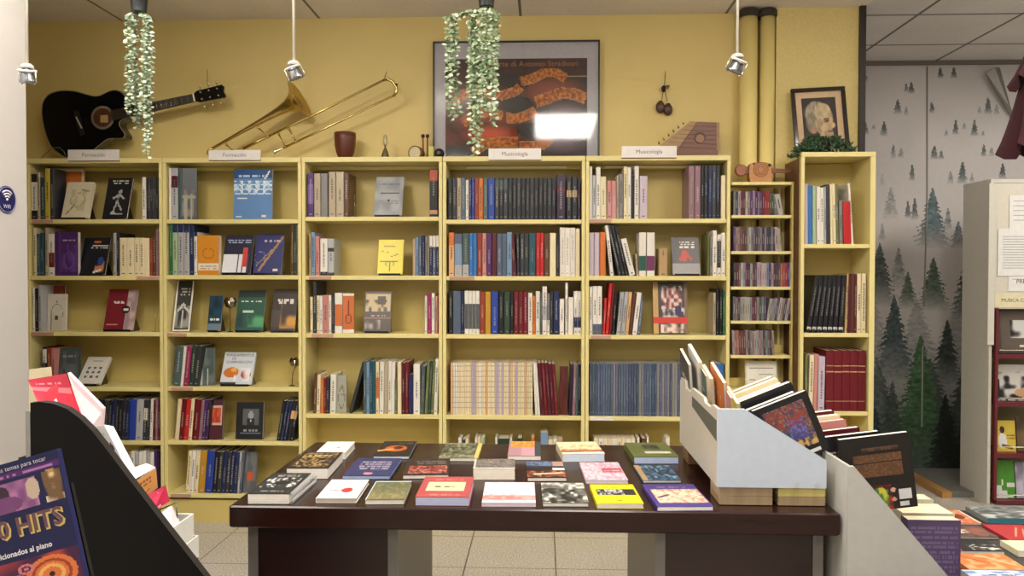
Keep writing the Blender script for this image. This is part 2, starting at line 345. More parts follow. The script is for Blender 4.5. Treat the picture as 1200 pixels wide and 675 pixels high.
# ------------------------------------------------------------------ bookcases
UN = ['', 'bookcase under the guitar', 'bookcase under the trombone', 'bookcase under the brown cup', 'bookcase under the violin poster', 'bookcase under the zither']
LAB = ['', 'tall yellow bookcase standing below the black guitar', 'tall yellow bookcase standing below the trombone', 'tall yellow bookcase standing below the brown cup and hand bell', 'tall yellow bookcase standing below the framed violin poster', 'tall yellow bookcase standing below the zither and hanging castanets']
X0 = -2.959; ZT = CZ+.6578
SH = {1: [257, 323.3, 389, 453.5, 516], 2: [257, 322.5, 390, 453.5, 516.8, 579], 3: [254, 323, 391, 485.5], 4: [257.3, 323.7, 392, 487], 5: [256.3, 323.4, 392.8, 488.5]}
ZSH = {}
SB = .0045
DEP = .25
def shelfz(u, y):
    xm = [0, 110, 272, 437, 602, 770][u]
    return at(xm, y, D+.004).z
for u in range(1, 6):
    xa = X0+.8*(u-1)+.0015; xb = xa+.797
    r = thing('bookcase', LAB[u], 'bookcase', ((xa+xb)/2, D+DEP/2, 0), group='yellow bookcases along the wall')
    T = .019
    MB().bbox(xa, xa+T, D, D+DEP, 0, ZT-.028, YEL, .0015).build('side_panel', 'furniture', r)
    MB().bbox(xb-T, xb, D, D+DEP, 0, ZT-.028, YEL, .0015).build('side_panel', 'furniture', r)
    MB().bbox(xa, xb, D-.002, D+DEP, ZT-.028, ZT, YEL, .002).build('top_panel', 'furniture', r)
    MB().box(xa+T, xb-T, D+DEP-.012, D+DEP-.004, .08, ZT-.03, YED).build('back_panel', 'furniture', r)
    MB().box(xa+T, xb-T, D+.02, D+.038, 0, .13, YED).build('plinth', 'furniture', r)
    zz = [shelfz(u, y) for y in SH[u]]
    while zz[-1] > .5: zz.append(zz[-1]-.31)
    if len(zz) and zz[-1] < .1: pass
    zz[-1] = max(zz[-1], .15) if zz[-1] < .3 else zz[-1]
    if zz[-1] > .3: zz.append(.155)
    ZSH[u] = zz
    for k, z in enumerate(zz):
        sh_ = MB().bbox(xa+T+.0005, xb-T-.0005, D+.003, D+DEP-.013, z-.024, z, YEL, .0015).build('shelf', 'furniture', r)
        # clear price-label rail on some shelf fronts
        lr = {(1, 0): (38, 62), (1, 1): (160, 186), (1, 2): (36, 62), (2, 2): (195, 218), (2, 3): (200, 225), (2, 5): (198, 222), (3, 1): (362, 388), (3, 2): (365, 390), (3, 1.5): (0, 0), (4, 1): (527, 556), (5, 0): (690, 716), (5, 2): (693, 716), (5, 3): (692, 720)}.get((u, k))
        if lr:
            p = at(lr[0], 300, D).x; q = at(lr[1], 300, D).x
            MB().box(p, q, D-.002, D+.0025, z-.022, z-.003, (190, 150, 130) if (u, k) != (5, 3) else (230, 224, 214)).build('label_strip', 'gloss', sh_)
    MB().box(xa+T, xb-T, D+.17, D+.188, ZT-.05, ZT-.03, (224, 210, 130)).build('back_rail', 'furniture', r)
    if u in (4, 5):
        MB().box(xa+.12, xb-.10, D+.165, D+.169, ZT-.046, ZT-.034, (250, 240, 190)).build('rail_edge', 'furniture', r)

# unit 7 (right, taller)
D7 = 4.20; zt7 = at(980, 178, D7).z; xa7 = at(938.6, 250, D7).x; xb7 = at(1026, 250, D7).x
r7 = thing('bookcase', 'narrow yellow bookcase at the right end, below the framed portrait', 'bookcase', ((xa7+xb7)/2, D7+.13, 0))
zz7 = [at(980, y, D7).z for y in (286, 390.5, 482.5)]+[.45, .13]
MB().bbox(xa7, xa7+.019, D7, D7+.265, 0, zt7-.026, YEL, .0015).build('side_panel', 'furniture', r7)
MB().bbox(xb7-.028, xb7, D7, D7+.265, 0, zt7-.026, YEL, .0015).build('side_panel', 'furniture', r7)
MB().bbox(xa7, xb7, D7-.002, D7+.265, zt7-.026, zt7, YEL, .002).build('top_panel', 'furniture', r7)
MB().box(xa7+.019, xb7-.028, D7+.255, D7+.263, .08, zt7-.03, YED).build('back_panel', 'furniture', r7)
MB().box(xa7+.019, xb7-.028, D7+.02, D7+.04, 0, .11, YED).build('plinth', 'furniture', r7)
for z in zz7: MB().bbox(xa7+.0195, xb7-.0285, D7+.003, D7+.254, z-.022, z, YEL, .0015).build('shelf', 'furniture', r7)
# unit 6: open CD rack
xa6 = at(857.5, 250, D).x; xb6 = xa7-.007
xa6 = max(xa6, X0+4.0+.003)
r6 = thing('disc_rack', 'open yellow rack of short shelves holding CDs, beside the twin pipes', 'shelf rack', ((xa6+xb6)/2, D+.08, 0))
zz6 = [at(897, y, D).z for y in (213, 252, 294.3, 336, 376, 416.5, 457, 500)]
DR = .135
for z in zz6:
    MB().bbox(xa6, xb6-.012, D+.001, D+DR, z-.017, z, YEL, .0015).build('shelf', 'furniture', r6)
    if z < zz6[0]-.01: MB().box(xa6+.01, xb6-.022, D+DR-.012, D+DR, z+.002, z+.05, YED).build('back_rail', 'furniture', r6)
MB().bbox(xb6-.011, xb6+.0, D+.001, D+.03, 0, at(936, 213, D).z+.0, (208, 190, 112), .0015).build('upright', 'furniture', r6)
MB().bbox(xb6-.045, xb6-.03, D+DR+.001, D+DR+.02, 0, at(936, 213, D).z+.0, YEL, .0015).build('upright', 'furniture', r6)
MB().bbox(xa6+.01, xa6+.025, D+DR+.001, D+DR+.016, 0, at(936, 213, D).z+.0, YEL, .0015).build('upright', 'furniture', r6)
MB().box(xa7-.005, xa7-.001, D7+.03, D7+.264, .02, zt7-.03, (92, 56, 32)).build('brown_board', 'wood')
tag(COL.objects['brown_board'], 'dark brown side board between the CD rack and the portrait bookcase', 'board')

# ------------------------------------------------------------------ books
SHN = ['top', 'second', 'third', 'fourth', 'fifth', 'sixth', 'seventh']
def spine_mesh(w, h, d, col, opt):
    """book seen from its spine: local x = thickness (centred), y = into shelf, z = up"""
    m = MB(); t = min(.002, w*.18); hw = w/2
    pg = (222, 212, 190) if opt.get('pg') is None else opt['pg']
    col = C_(col)
    m.box(-hw, -hw+t, .003, d, 0, h, col); m.box(hw-t, hw, .003, d, 0, h, col)
    # slightly rounded spine
    b = min(.003, w*.25)
    prof = [(-hw, .0035), (-hw+b, .0006), (0, 0), (hw-b, .0006), (hw, .0035)]
    bands = opt.get('bands', [])     # (f0, f1, colour) bottom..top fractions
    cuts = sorted({0.0, 1.0} | {q for bnd in bands for q in bnd[:2]})
    for a, bq in zip(cuts[:-1], cuts[1:]):
        c = col
        for f0, f1, bc in bands:
            if f0 <= a+1e-6 and bq <= f1+1e-6: c = C_(bc)
        pts = [(x, y, a*h) for x, y in prof]+[(hw, .0055, a*h), (-hw, .0055, a*h)]
        m.prism(pts[::-1], (0, 0, (bq-a)*h), c)
    m.box(-hw+t, hw-t, .0055, d-.003, .003, h-.003, pg)
    tc = opt.get('tc')
    if tc is not None:          # title streak on the spine
        tc = mixc(C_(tc), col, .38); z = h*opt.get('t0', .3); z1 = h*opt.get('t1', .8); rs = random.Random(int(w*1e6+h*1e5))
        tw = min(.004, w*.16)
        while z < z1:
            L = rs.uniform(.004, .011); m.box(-tw, tw, -.0008, .0004, z, min(z+L, z1), tc); z += L+rs.uniform(.002, .006)
        if w > .012: m.box(-w*.2, w*.2, -.0008, .0006, h*.05, h*.05+.006, tc)
    return m
LIM = None
def row(uname, shelf_word, zshelf, Yf, items, gname, depth_fn=None, cat='book'):
    """items in order from left to right. ('b', x0, x1, ytop, colour, opts) spine; ('r', x0,x1,ytop,'colours',opts) run; ('f', obj-callback)"""
    flat = []
    for it in items:
        if it[0] == 'r':
            cs = it[4].split() if isinstance(it[4], str) else it[4]; o = it[5] if len(it) > 5 else {}
            ws = []; 
            for c in cs:
                k, _, w = c.partition(':'); ws.append(float(w) if w else 1.0)
            tot = sum(ws); x = it[1]
            for c, w in zip(cs, ws):
                dx = (it[2]-it[1])*w/tot; k = c.partition(':')[0]
                oo = dict(o); yt = it[3]+random.uniform(-1, 1)*o.get('jy', .8)
                flat.append(('b', x, x+dx, yt, k, oo)); x += dx
        else: flat.append(it)
    n = len(flat)
    for i, it in enumerate(flat, 1):
        if it[0] == 'f':
            it[1](ordn(i, n)); continue
        _, x0, x1, yt, ck, o = it if len(it) == 6 else (*it, {})
        ym = (yt+o.get('yb', yt+50))/2
        a = at(x0, ym, Yf).x; b = at(x1, ym, Yf).x; top = at((x0+x1)/2, yt, Yf).z
        th = 0; H = top-zshelf
        lean = o.get('lean', 0)    # px shift of the top to the right
        if lean:
            lw = lean*Yf/F; th = math.atan2(lw, H)
        w = (b-a)*math.cos(th)-.0008
        h = H/math.cos(th) - (w*math.sin(abs(th)) if th else 0)
        h = max(h, .05)
        d = o.get('d') or min(.225, max(.12, h*.72))
        if 'd' not in o and h > .26: d = .2
        pal = PAL.get(ck)
        col = jit(C_(ck), o.get('jit', 5))
        if LIM:
            h = min(h, LIM[2]-zshelf-.004)
            if a < LIM[0]+.0012 and not lean: sft = LIM[0]+.0012-a; a += sft; b += sft*.0; w = (b-a)*math.cos(th)-.0008
            if b > LIM[1]-.0012: b = LIM[1]-.0012; w = max(.004, (b-a)*math.cos(th)-.0008)
            over = (b+max(0, math.sin(th))*h)-(LIM[1]-.0012)
            if th > 0 and over > 0:
                a -= over; b -= over
            under = (LIM[0]+.0012)-(a+min(0, math.sin(th))*h)
            if th < 0 and under > 0: a += under; b += under
        d = min(d, .212)
        light = sum(col)/3 > 120
        if 'tc' not in o and random.random() < .85: o = dict(o, tc=(50, 44, 50) if light else random.choice([(200, 190, 160), (170, 160, 130), (200, 200, 200)]))
        if 't0' not in o: o = dict(o, t0=random.uniform(.2, .45), t1=random.uniform(.6, .9))
        kind = o.get('name') or ('book' if w > .0205 else 'slim_volume')
        m = spine_mesh(w, h, d, col, o) if kind != 'cd_case' else cd_mesh(w, h, .125, mixc(col, (104, 92, 98), .42))
        yo = Yf+random.uniform(0, .004)
        ob = m.build(kind, o.get('mat', 'satin' if kind != 'cd_case' else 'gloss'), None, loc=(0, 0, 0), world=False)
        if th >= 0: piv = Vector((b-.0004, yo, zshelf)); off = Vector((-w/2, 0, 0))
        else: piv = Vector((a+.0004, yo, zshelf)); off = Vector((w/2, 0, 0))
        R = Euler((0, th, 0)).to_matrix()
        ob.rotation_euler = (0, th, 0); ob.location = piv+R @ off+Vector((0, 0, .0004))
        if 'label' in o: lab = o['label']
        else:
            thick = 'slim' if w < .018 else ('thick' if w > .034 else '')
            ln = 'leaning ' if abs(th) > .12 else ''
            wd = pal[1] if pal else 'grey'
            nm = {'cd_case': 'CD case', 'book': 'book', 'slim_volume': 'volume'}.get(kind, kind.replace('_', ' '))
            if kind == 'cd_case': thick = ''
            ex = o.get('ex', '')
            lab = ' '.join((thick+' '+ln+wd+' '+nm+(' '+ex if ex else '')).split())+', '+ordn(i, n)+', '+shelf_word+', '+uname
        tag(ob, lab, o.get('cat', 'CD' if kind == 'cd_case' else ('slim volume' if kind == 'slim_volume' else cat)), o.get('group', gname))
def cd_mesh(w, h, d, col):
    m = MB(); hw = w/2
    m.box(-hw, hw, 0, d, 0, h, col)
    m.box(-hw*.6, hw*.6, -.0006, .001, h*.08, h*.92, tuple(min(255, v*.8+40*random.random()) for v in col))
    m.box(-hw*.25, hw*.25, -.001, .001, h*.3, h*(.5+.3*random.random()), mixc((190, 184, 176) if sum(col) < 380 else (70, 56, 66), col, .35))
    return m

# ---- face-out covers
def cover_fn(bg, shapes):
    bg = C_(bg)
    def fn(u, v):
        c = bg
        for s in shapes:
            k = s[0]
            if k == 'r':
                if s[1] <= u <= s[3] and s[2] <= v <= s[4]: c = C_(s[5])
            elif k == 'c':
                if ((u-s[1])/s[3])**2+((v-s[2])/s[4])**2 < 1: c = C_(s[5])
            elif k == 'o':
                q = ((u-s[1])/s[3])**2+((v-s[2])/s[4])**2
                if s[6] < q < 1: c = C_(s[5])
            elif k == 'l':
                dx, dy = s[3]-s[1], s[4]-s[2]; L2 = dx*dx+dy*dy; t = max(0, min(1, ((u-s[1])*dx+(v-s[2])*dy)/L2))
                if math.hypot(u-s[1]-t*dx, v-s[2]-t*dy) < s[5]: c = C_(s[6])
            elif k == 't':
                if s[1] <= u <= s[3] and s[2] <= v <= s[4]:
                    nl = s[6]; q = (v-s[2])/(s[4]-s[2])*nl
                    if q % 1 < .55 and hsh(u*40, q, 5) > .25: c = C_(s[5])
            elif k == 'n':
                if s[1] <= u <= s[3] and s[2] <= v <= s[4]:
                    q = vn(u*s[6], v*s[6], s[7])
                    c = mixc(c, C_(s[5]), max(0, min(1, (q-.35)*2.6)))
        return c
    return fn
def book_parts(name, w, h, t, bg, shapes, res, label, group=None, cat='book', page=(226, 218, 200), back=None, spine=None, texts=(), m_='satin', side=None):
    """cover faces -y, thickness to +y, bottom at z=0, spine on the left (x=0 centred)"""
    bgc = C_(bg); back = C_(back) if back is not None else bgc; spine = C_(spine) if spine is not None else bgc
    k = .0009
    mb = MB()
    mb.box(-w/2, w/2, 0, k, 0, h, bgc); mb.box(-w/2, w/2, t-k, t, 0, h, back)
    if side == 'r': mb.box(w/2-k, w/2, k, t-k, 0, h, spine)
    else: mb.box(-w/2, -w/2+k, k, t-k, 0, h, spine)
    mb.paint((-w/2, -.0004, 0), (w, 0, 0), (0, 0, h), int(res*w/max(w, h)+.5), res, cover_fn(bg, shapes))
    for body, u, v, sz, tc in texts: mb.text(body, (-w/2+w*u, -.0010, h*v), (1, 0, 0), (0, 0, 1), sz, C_(tc))
    ob = mb.build(name, m_, None, loc=(0, 0, 0), world=False)
    pb = MB().box(-w/2+(0 if side == 'r' else k)+.0005, w/2-(.0025 if side != 'r' else k+.0005), k+.0002, t-k-.0002, .0007, h-.0012, page)
    # page edge lines
    for q in range(1, 4):
        yy = k+(t-2*k)*q/4; pb.box(-w/2+k+.001, w/2-.0022, yy-.0002, yy+.0002, .0004, h-.0010, tuple(v*.88 for v in page))
    pb.build('pages', 'paper', ob, world=False)
    return tag(ob, label, cat, group)
def stand(px0, px1, z, Y, label, h=.12, lean=.3, color=(22, 22, 24)):
    a = at(px0, 300, Y).x; b = at(px1, 300, Y).x; cx = (a+b)/2; w = max(.03, (b-a))
    o = thing('book_easel', label, 'book stand', (cx, Y, z), group='black easels under the face-out books')
    MB().box(-w/2, w/2, -.012, .10, 0, .003, color).build('base_plate', 'gloss', o, world=False)
    MB().box(-w/2, w/2, -.014, -.0125, 0, .012, color).build('front_lip', 'gloss', o, world=False)
    s = math.sin(lean); c = math.cos(lean)
    MB().hexa([(-w*.5, .030, .003), (w*.5, .030, .003), (w*.5, .10, .003), (-w*.5, .10, .003),
               (-w*.4, .030+h*s, .003+h*c), (w*.4, .030+h*s, .003+h*c), (w*.4, .032+h*s, .003+h*c), (-w*.4, .032+h*s, .003+h*c)], color).build('back_support', 'gloss', o, world=False)
    return o
def faceout(bl, br, ytop, u, si, bg, shapes, look, t=.014, lean=.30, yaw=0, Yf=None, zs=None, st=True, page=(226, 218, 200), texts=(), res=34, shelf=None, uname=None, lift=.0, back=None, side=None, m_='satin'):
    """deferred: bl, br bottom px corners; ytop px of top edge"""
    def go(pos):
        z = (ZSH[u][si] if zs is None else zs)+.0008; Y = Yf or D+.04
        ex = .0035 if st else 0
        a = at(bl, 300, Y); b = at(br, 300, Y); w = (b.x-a.x)/max(.3, math.cos(yaw)); cx = (a.x+b.x)/2
        # height from top pixel: iterate for lean
        h = .2
        for _ in range(8):
            zt = at((bl+br)/2, ytop, Y+h*math.sin(lean)).z; h = (zt-z-ex)/math.cos(lean)
        sw = SHN[si] if shelf is None else shelf
        lab = look+', '+sw+' shelf '+(uname or UN[u].replace('bookcase ', ''))
        ob = book_parts('book', w, h, t, bg, shapes, res, lab, None, page=page, texts=texts, back=back, side=side, m_=m_)
        ob.rotation_euler = (-lean, 0, yaw)
        ob.location = (cx, Y, z+ex+t*math.sin(lean)+.0005)
        if st: stand(bl+2, br-2, z, Y, 'small black easel under the '+' '.join(look.split()[:7])+', '+sw+' shelf', lean=lean, h=min(.11, h*.55))
    return ('f', go)
def B(x0, x1, yt, c, **o): return ('b', x0, x1, yt, c, o)
def Rn(x0, x1, yt, cs, **o): return ('r', x0, x1, yt, cs, o)
YB = D+.014
G = lambda u, s: 'books on the %s shelf of the %s' % (SHN[s], UN[u])
def setlim(u, si):
    global LIM
    xa = X0+.8*(u-1)+.0015; top = ZSH[u][si-1]-.024 if si else ZT-.052
    LIM = (xa+.019, xa+.797-.019, top)
def do(u, si, items):
    setlim(u, si); row(UN[u], SHN[si]+' shelf', ZSH[u][si], YB, items, G(u, si))

# ---- bookcase 1
do(1, 0, [B(35.6, 43.3, 203.8, 'wht', bands=[(0, .2, 'blk'), (.82, 1, 'blk')]), B(43.5, 46.7, 202, 'bei'), B(46.8, 52.3, 208, 'dgn'), B(52.4, 58, 195.8, 'yel'), B(58.2, 63, 197, 'dgy'),
 faceout(64.5, 97, 198, 1, 0, 'org', [('n', 0, 0, 1, 1, (170, 92, 30), 5, 3), ('r', 0, 0, .05, 1, 'crm'), ('r', .93, 0, 1, 1, 'crm'), ('r', 0, .95, 1, 1, 'crm'), ('n', .2, .35, .8, .6, (120, 70, 30), 12, 4)], 'orange mottled book with cream border', st=False, lean=.04, Yf=D+.12, t=.02),
 faceout(72, 103.5, 214.8, 1, 0, (222, 212, 180), [('n', .2, .2, .8, .8, (200, 188, 150), 7, 2), ('l', .15, .1, .4, .35, .02, (120, 110, 90)), ('o', .5, .5, .28, .2, (170, 160, 126), .8), ('l', .6, .78, .85, .74, .015, (120, 110, 90))], 'cream book with faint sketch', t=.02),
 faceout(120, 148.6, 209.8, 1, 0, (26, 26, 30), [('t', .2, .86, .85, .95, 'wht', 2), ('c', .58, .66, .07, .05, 'lgy'), ('l', .58, .62, .5, .4, .04, 'gry'), ('l', .58, .58, .35, .5, .03, 'lgy'), ('l', .6, .58, .75, .48, .03, 'lgy'), ('l', .5, .4, .4, .15, .03, 'lgy'), ('l', .52, .4, .72, .2, .03, 'lgy'), ('l', .3, .12, .8, .1, .02, 'lgy')], 'black book with white skeletal figure', t=.016),
 B(165.9, 170.6, 207.7, 'wht'), Rn(171, 185, 208, 'blk dgy blk dgy dgy blk', jy=.4)])
do(1, 1, [B(38.2, 42.2, 267, 'crm'), B(42.4, 46.6, 274, 'tea'), B(46.7, 51, 273, 'tea'), B(52, 56.2, 266.8, 'bei'), B(56.4, 63.2, 274, 'wht', bands=[(.2, .55, 'drd')]), B(63.6, 69.8, 272, 'pur'),
 faceout(70.2, 91.2, 272, 1, 1, 'pur', [('t', .12, .78, .88, .86, 'lil', 1), ('n', .1, .1, .9, .7, (96, 60, 130), 9, 5), ('o', .5, .35, .3, .2, (110, 74, 140), .7)], 'thick purple book with framed cover', st=False, lean=.01, t=.03, Yf=D+.02),
 faceout(92, 122.7, 279.4, 1, 1, (20, 22, 32), [('t', .3, .7, .95, .82, 'wht', 2), ('r', .4, .86, .65, .92, 'org'), ('n', .55, .05, .9, .35, (200, 120, 80), 6, 3), ('c', .75, .35, .12, .12, (40, 70, 140)), ('l', .55, .06, .8, .12, .03, 'wht')], 'black book with white title and orange figure', t=.012),
 B(132.2, 136, 273, 'lgy'), B(136.2, 139.3, 273, 'blk'), B(139.6, 148.3, 278.7, 'crm'), B(148.6, 157, 278.7, 'crm'), Rn(157.2, 174.8, 278.7, 'crm crm crm', jy=.3), B(175, 178.3, 279, 'rbr'), B(178.5, 182.2, 272, 'brn'), B(182.5, 185.5, 268.3, 'mau')])
do(1, 2, [B(37.6, 40.2, 337, 'wht'), B(40.4, 44.4, 338, 'blk'), B(44.6, 48.5, 334, 'lgy'),
 faceout(50.5, 75, 335, 1, 2, 'rbr', [('n', 0, 0, 1, 1, (150, 84, 44), 6, 3)], 'brown and orange book behind the arch-drawing book', st=False, lean=.03, Yf=D+.12),
 faceout(54.5, 75.5, 344.8, 1, 2, (214, 206, 190), [('o', .52, .45, .34, .28, (140, 132, 120), .86), ('r', .2, .0, .84, .42, (206, 198, 180)), ('l', .2, .02, .2, .45, .012, (130, 124, 110)), ('l', .84, .02, .84, .45, .012, (130, 124, 110)), ('r', .44, .28, .6, .42, (70, 70, 70)), ('c', .52, .8, .03, .03, (90, 90, 90))], 'white book with a drawn arch and letter', st=False, lean=.05, Yf=D+.06, t=.02),
 faceout(120, 154.8, 340, 1, 2, (116, 26, 40), [('r', .68, 0, 1, 1, (150, 130, 136)), ('n', .68, 0, 1, 1, (200, 170, 160), 8, 4), ('c', .66, .5, .13, .1, (20, 18, 22)), ('t', .2, .64, .6, .72, 'wht', 2), ('r', .1, .12, .45, .14, 'pnk'), ('r', .58, .48, .74, .52, 'wht')], 'dark red book with photo strip and black disc', t=.014)])
do(1, 3, [B(49.2, 54.2, 407, 'blk', bands=[(.6, .95, 'wht')]), B(54.5, 59.5, 408, 'rbr'), B(60, 65, 408.5, 'pnk'),
 faceout(67, 90, 407.5, 1, 3, (58, 66, 64), [('r', .35, .2, .8, .55, (84, 96, 98)), ('n', .1, .1, .9, .9, (80, 86, 84), 6, 3), ('t', .2, .75, .8, .82, 'gry', 1)], 'dark grey-green book with pale square', st=False, lean=.12, yaw=.35, Yf=D+.05),
 faceout(88, 115.6, 420, 1, 3, (222, 218, 208), [('c', x, y, .06, .045, (90, 84, 84)) for x in (.25, .5, .75) for y in (.25, .42, .58)]+[('r', .3, .82, .7, .86, (150, 140, 130))], 'white book with rows of dark dots', lean=.72)])
do(1, 4, [Rn(108, 150, 468.5, 'dgy blk blk dgy blk nvy blk blk dgy nvy', lean=3, tc=(150, 150, 160)), B(150.2, 157.5, 467.5, 'blu', lean=2.5), B(157.7, 166, 468.5, 'lgy', lean=2.5), B(166.2, 171, 469, 'dgy', lean=2.5, bands=[(.5, .8, 'wht')]), B(171.2, 174.5, 469, 'dgy', lean=2), B(174.8, 178.2, 467.5, 'wht', lean=2), Rn(178.4, 187, 468, 'mar mau mar', lean=1)])
if len(ZSH[1]) > 5:
    do(1, 5, [Rn(153, 180, 529.7, 'wht lgy wht wht lgy wht', bands=[(0, .3, (40, 44, 90))]), Rn(180.5, 187, 528, 'pur dpu')])

# ---- bookcase 2
do(2, 0, [B(197.2, 200, 190.8, 'wht'), B(200.3, 208, 193.5, 'lgy', bands=[(.62, .85, 'mar')]), B(208.3, 212.6, 197, 'tgy'),
 faceout(213.5, 230, 197.5, 2, 0, (56, 60, 62), [('n', 0, .05, 1, .6, (120, 116, 100), 7, 3), ('r', .25, 0, .35, .45, (150, 146, 130)), ('r', .6, 0, .7, .5, (150, 146, 130)), ('r', .1, .42, .9, .46, (150, 140, 110))], 'dark grey book with statues', st=False, lean=.03, yaw=.3, Yf=D+.03),
 faceout(274, 318.5, 198.7, 2, 0, (92, 134, 186), [('r', 0, .82, 1, 1, (34, 74, 130)), ('n', 0, .5, 1, .78, (190, 214, 232), 11, 3)]+[('o', .1+.2*i, .55+.09*j, .13, .05, (214, 230, 240), .55) for i in range(5) for j in range(3)]+[('t', .1, .84, .8, .91, (170, 200, 230), 1), ('r', .08, .4, .35, .43, 'wht'), ('l', .82, .82, .92, .95, .02, 'wht'), ('r', .05, .05, .2, .07, 'wht'), ('r', .75, .04, .85, .08, 'wht')], 'light blue book with white wave bands', st=False, lean=.05, Yf=D+.05, t=.02, res=44)])
do(2, 1, [B(198.2, 201.8, 261.2, 'grn'), B(202, 208, 262.5, 'lgn', bands=[(.84, 1, 'nvy')]), Rn(208.2, 221.5, 262.5, 'lgy lgy', bands=[(.84, 1, 'nvy')]), B(221.7, 226.8, 262.3, 'nvy'), B(227, 231, 272, 'wht', bands=[(.9, 1, 'nvy')]),
 faceout(232, 256.4, 276, 2, 1, (214, 140, 40), [('r', 0, .12, 1, .3, 'wht'), ('o', .5, .55, .3, .14, (170, 100, 30), .7), ('t', .1, .15, .9, .26, (200, 150, 90), 2)], 'thick orange book with white band', st=False, lean=.0, t=.04, Yf=D+.016),
 faceout(259.5, 293, 276.7, 2, 1, (24, 24, 52), [('r', 0, .02, .86, .5, (228, 228, 232))]+[('r', .17*i-.01, .02, .17*i+.012, .5, (70, 70, 90)) for i in range(1, 6)]+[('r', .68, .18, .84, .68, (200, 60, 56)), ('t', .1, .78, .9, .9, (170, 180, 210), 2)], 'navy book with white piano keys and red key'),
 faceout(296, 329, 275.6, 2, 1, (38, 42, 104), [('l', .2, .08, .95, .92, .035, (170, 130, 80)), ('l', .1, .2, .6, .6, .015, (150, 130, 120)), ('t', .3, .8, .85, .88, (190, 170, 190), 1), ('r', .7, .05, .85, .12, 'wht'), ('o', .2, .4, .2, .15, (130, 130, 170), .85)], 'navy book with golden diagonal flute', t=.018),
 Rn(340.6, 350.4, 263.5, 'brn dgn gry', jy=1.5)])
do(2, 2, [faceout(201.6, 220.9, 330, 2, 2, (40, 42, 40), [('o', .5, .5, 1.0, 1.0, (216, 210, 196), .97), ('r', 0, 0, .07, 1, 'wht'), ('r', .93, 0, 1, 1, 'wht'), ('r', 0, .0, 1, .03, 'wht'), ('t', .25, .72, .8, .88, (190, 190, 180), 3), ('n', .1, .05, .9, .5, (150, 150, 142), 6, 3), ('l', .5, .1, .55, .5, .04, (190, 186, 176)), ('l', .2, .4, .5, .52, .03, (200, 196, 186)), ('l', .5, .52, .85, .38, .03, (200, 196, 186))], 'tall black book with pale bridge photo', st=False, lean=.3, yaw=.1, Yf=D+.04),
 faceout(242, 257.5, 347.4, 2, 2, (24, 66, 84), [('t', .15, .3, .85, .42, 'wht', 1), ('n', 0, .45, 1, 1, (10, 40, 60), 4, 3), ('r', 0, 0, 1, .22, (110, 130, 140))], 'small teal book', lean=.22),
 faceout(274.5, 307, 341, 2, 2, (38, 84, 68), [('r', 0, .82, 1, 1, (24, 44, 40)), ('t', .1, .7, .85, .78, 'wht', 1), ('n', .4, .1, 1, .6, (84, 160, 110), 4, 3), ('n', 0, .1, .45, .5, (30, 60, 60), 6, 3), ('r', .2, .45, .6, .5, (190, 220, 200))], 'dark green book with white title'),
 faceout(316, 345, 340, 2, 2, (54, 42, 34), [('n', .35, .05, 1, .62, (210, 150, 60), 4, 3), ('t', .2, .66, .85, .78, 'wht', 2), ('r', 0, .1, .35, .5, (70, 60, 56))], 'dark brown book with golden glow')])
do(2, 3, [B(202, 210.5, 405.5, 'tgy', lean=5, ex='with title'), B(210.7, 214, 406, 'wht', lean=5), B(214.2, 220, 406, 'mag', lean=5), Rn(220.2, 232, 405.5, 'dgn dgy', lean=5),
 faceout(233.5, 250, 408, 2, 3, (60, 74, 70), [('n', 0, 0, 1, 1, (90, 100, 94), 5, 3), ('r', .1, 0, .2, .5, (160, 170, 160)), ('r', .5, .0, .6, .45, (170, 176, 166))], 'grey-green book with pale pillars', st=False, lean=.12, yaw=.3, Yf=D+.05),
 faceout(256.5, 293.5, 414, 2, 3, (204, 210, 216), [('c', .3, .36, .24, .16, (206, 116, 40)), ('c', .38, .44, .1, .07, (226, 170, 70)), ('c', .78, .3, .16, .14, (170, 60, 50)), ('n', .4, .1, .9, .5, (236, 236, 240), 5, 2), ('r', 0, 0, .5, .06, (60, 50, 50))], 'white book with orange spheres', lean=.45, texts=[('FUNDAMENTOS', .5, .9, .022, (60, 64, 80)), ('DE', .32, .79, .02, (60, 64, 80)), ('COMPOSICIÓN', .5, .68, .022, (60, 64, 80))])])
do(2, 4, [B(204, 208.8, 468, 'crm', lean=4.5), Rn(209, 219.8, 468, 'drd red', lean=4.5), B(220, 224, 467, 'crm', lean=4.5), B(224.2, 231.5, 468, 'drd', lean=4.5), Rn(231.8, 243, 468.5, 'mau pur dpu', lean=4.5),
 faceout(244, 259, 469, 2, 4, (70, 22, 36), [('r', .15, .35, .9, .85, (206, 170, 150)), ('r', .22, .4, .83, .8, (170, 52, 34)), ('n', .22, .4, .83, .8, (200, 90, 50), 8, 2)], 'maroon book with red framed picture', st=False, lean=.15, yaw=.12, Yf=D+.03, t=.02),
 faceout(274.8, 306.5, 472, 2, 4, (30, 32, 36), [('r', .25, .38, .82, .82, (92, 94, 96)), ('c', .54, .66, .1, .1, (160, 160, 160)), ('r', .42, .38, .66, .56, (40, 42, 44)), ('c', .54, .5, .04, .04, 'wht'), ('t', .3, .22, .8, .3, (150, 150, 150), 1), ('r', .15, .15, .9, .165, (110, 120, 140))], 'black book with grey portrait photograph', st=False, lean=.12, t=.02),
 B(323.5, 327.5, 469.5, 'blk', lean=8), B(327.8, 331.3, 470, 'nvy', lean=8), B(331.6, 335, 470, 'nvy', lean=8), B(335.3, 339.8, 469.5, 'blk', lean=8, bands=[(.55, .75, 'pch')]), B(340.1, 343.3, 470, 'blk', lean=8, bands=[(.55, .75, 'pch')])])
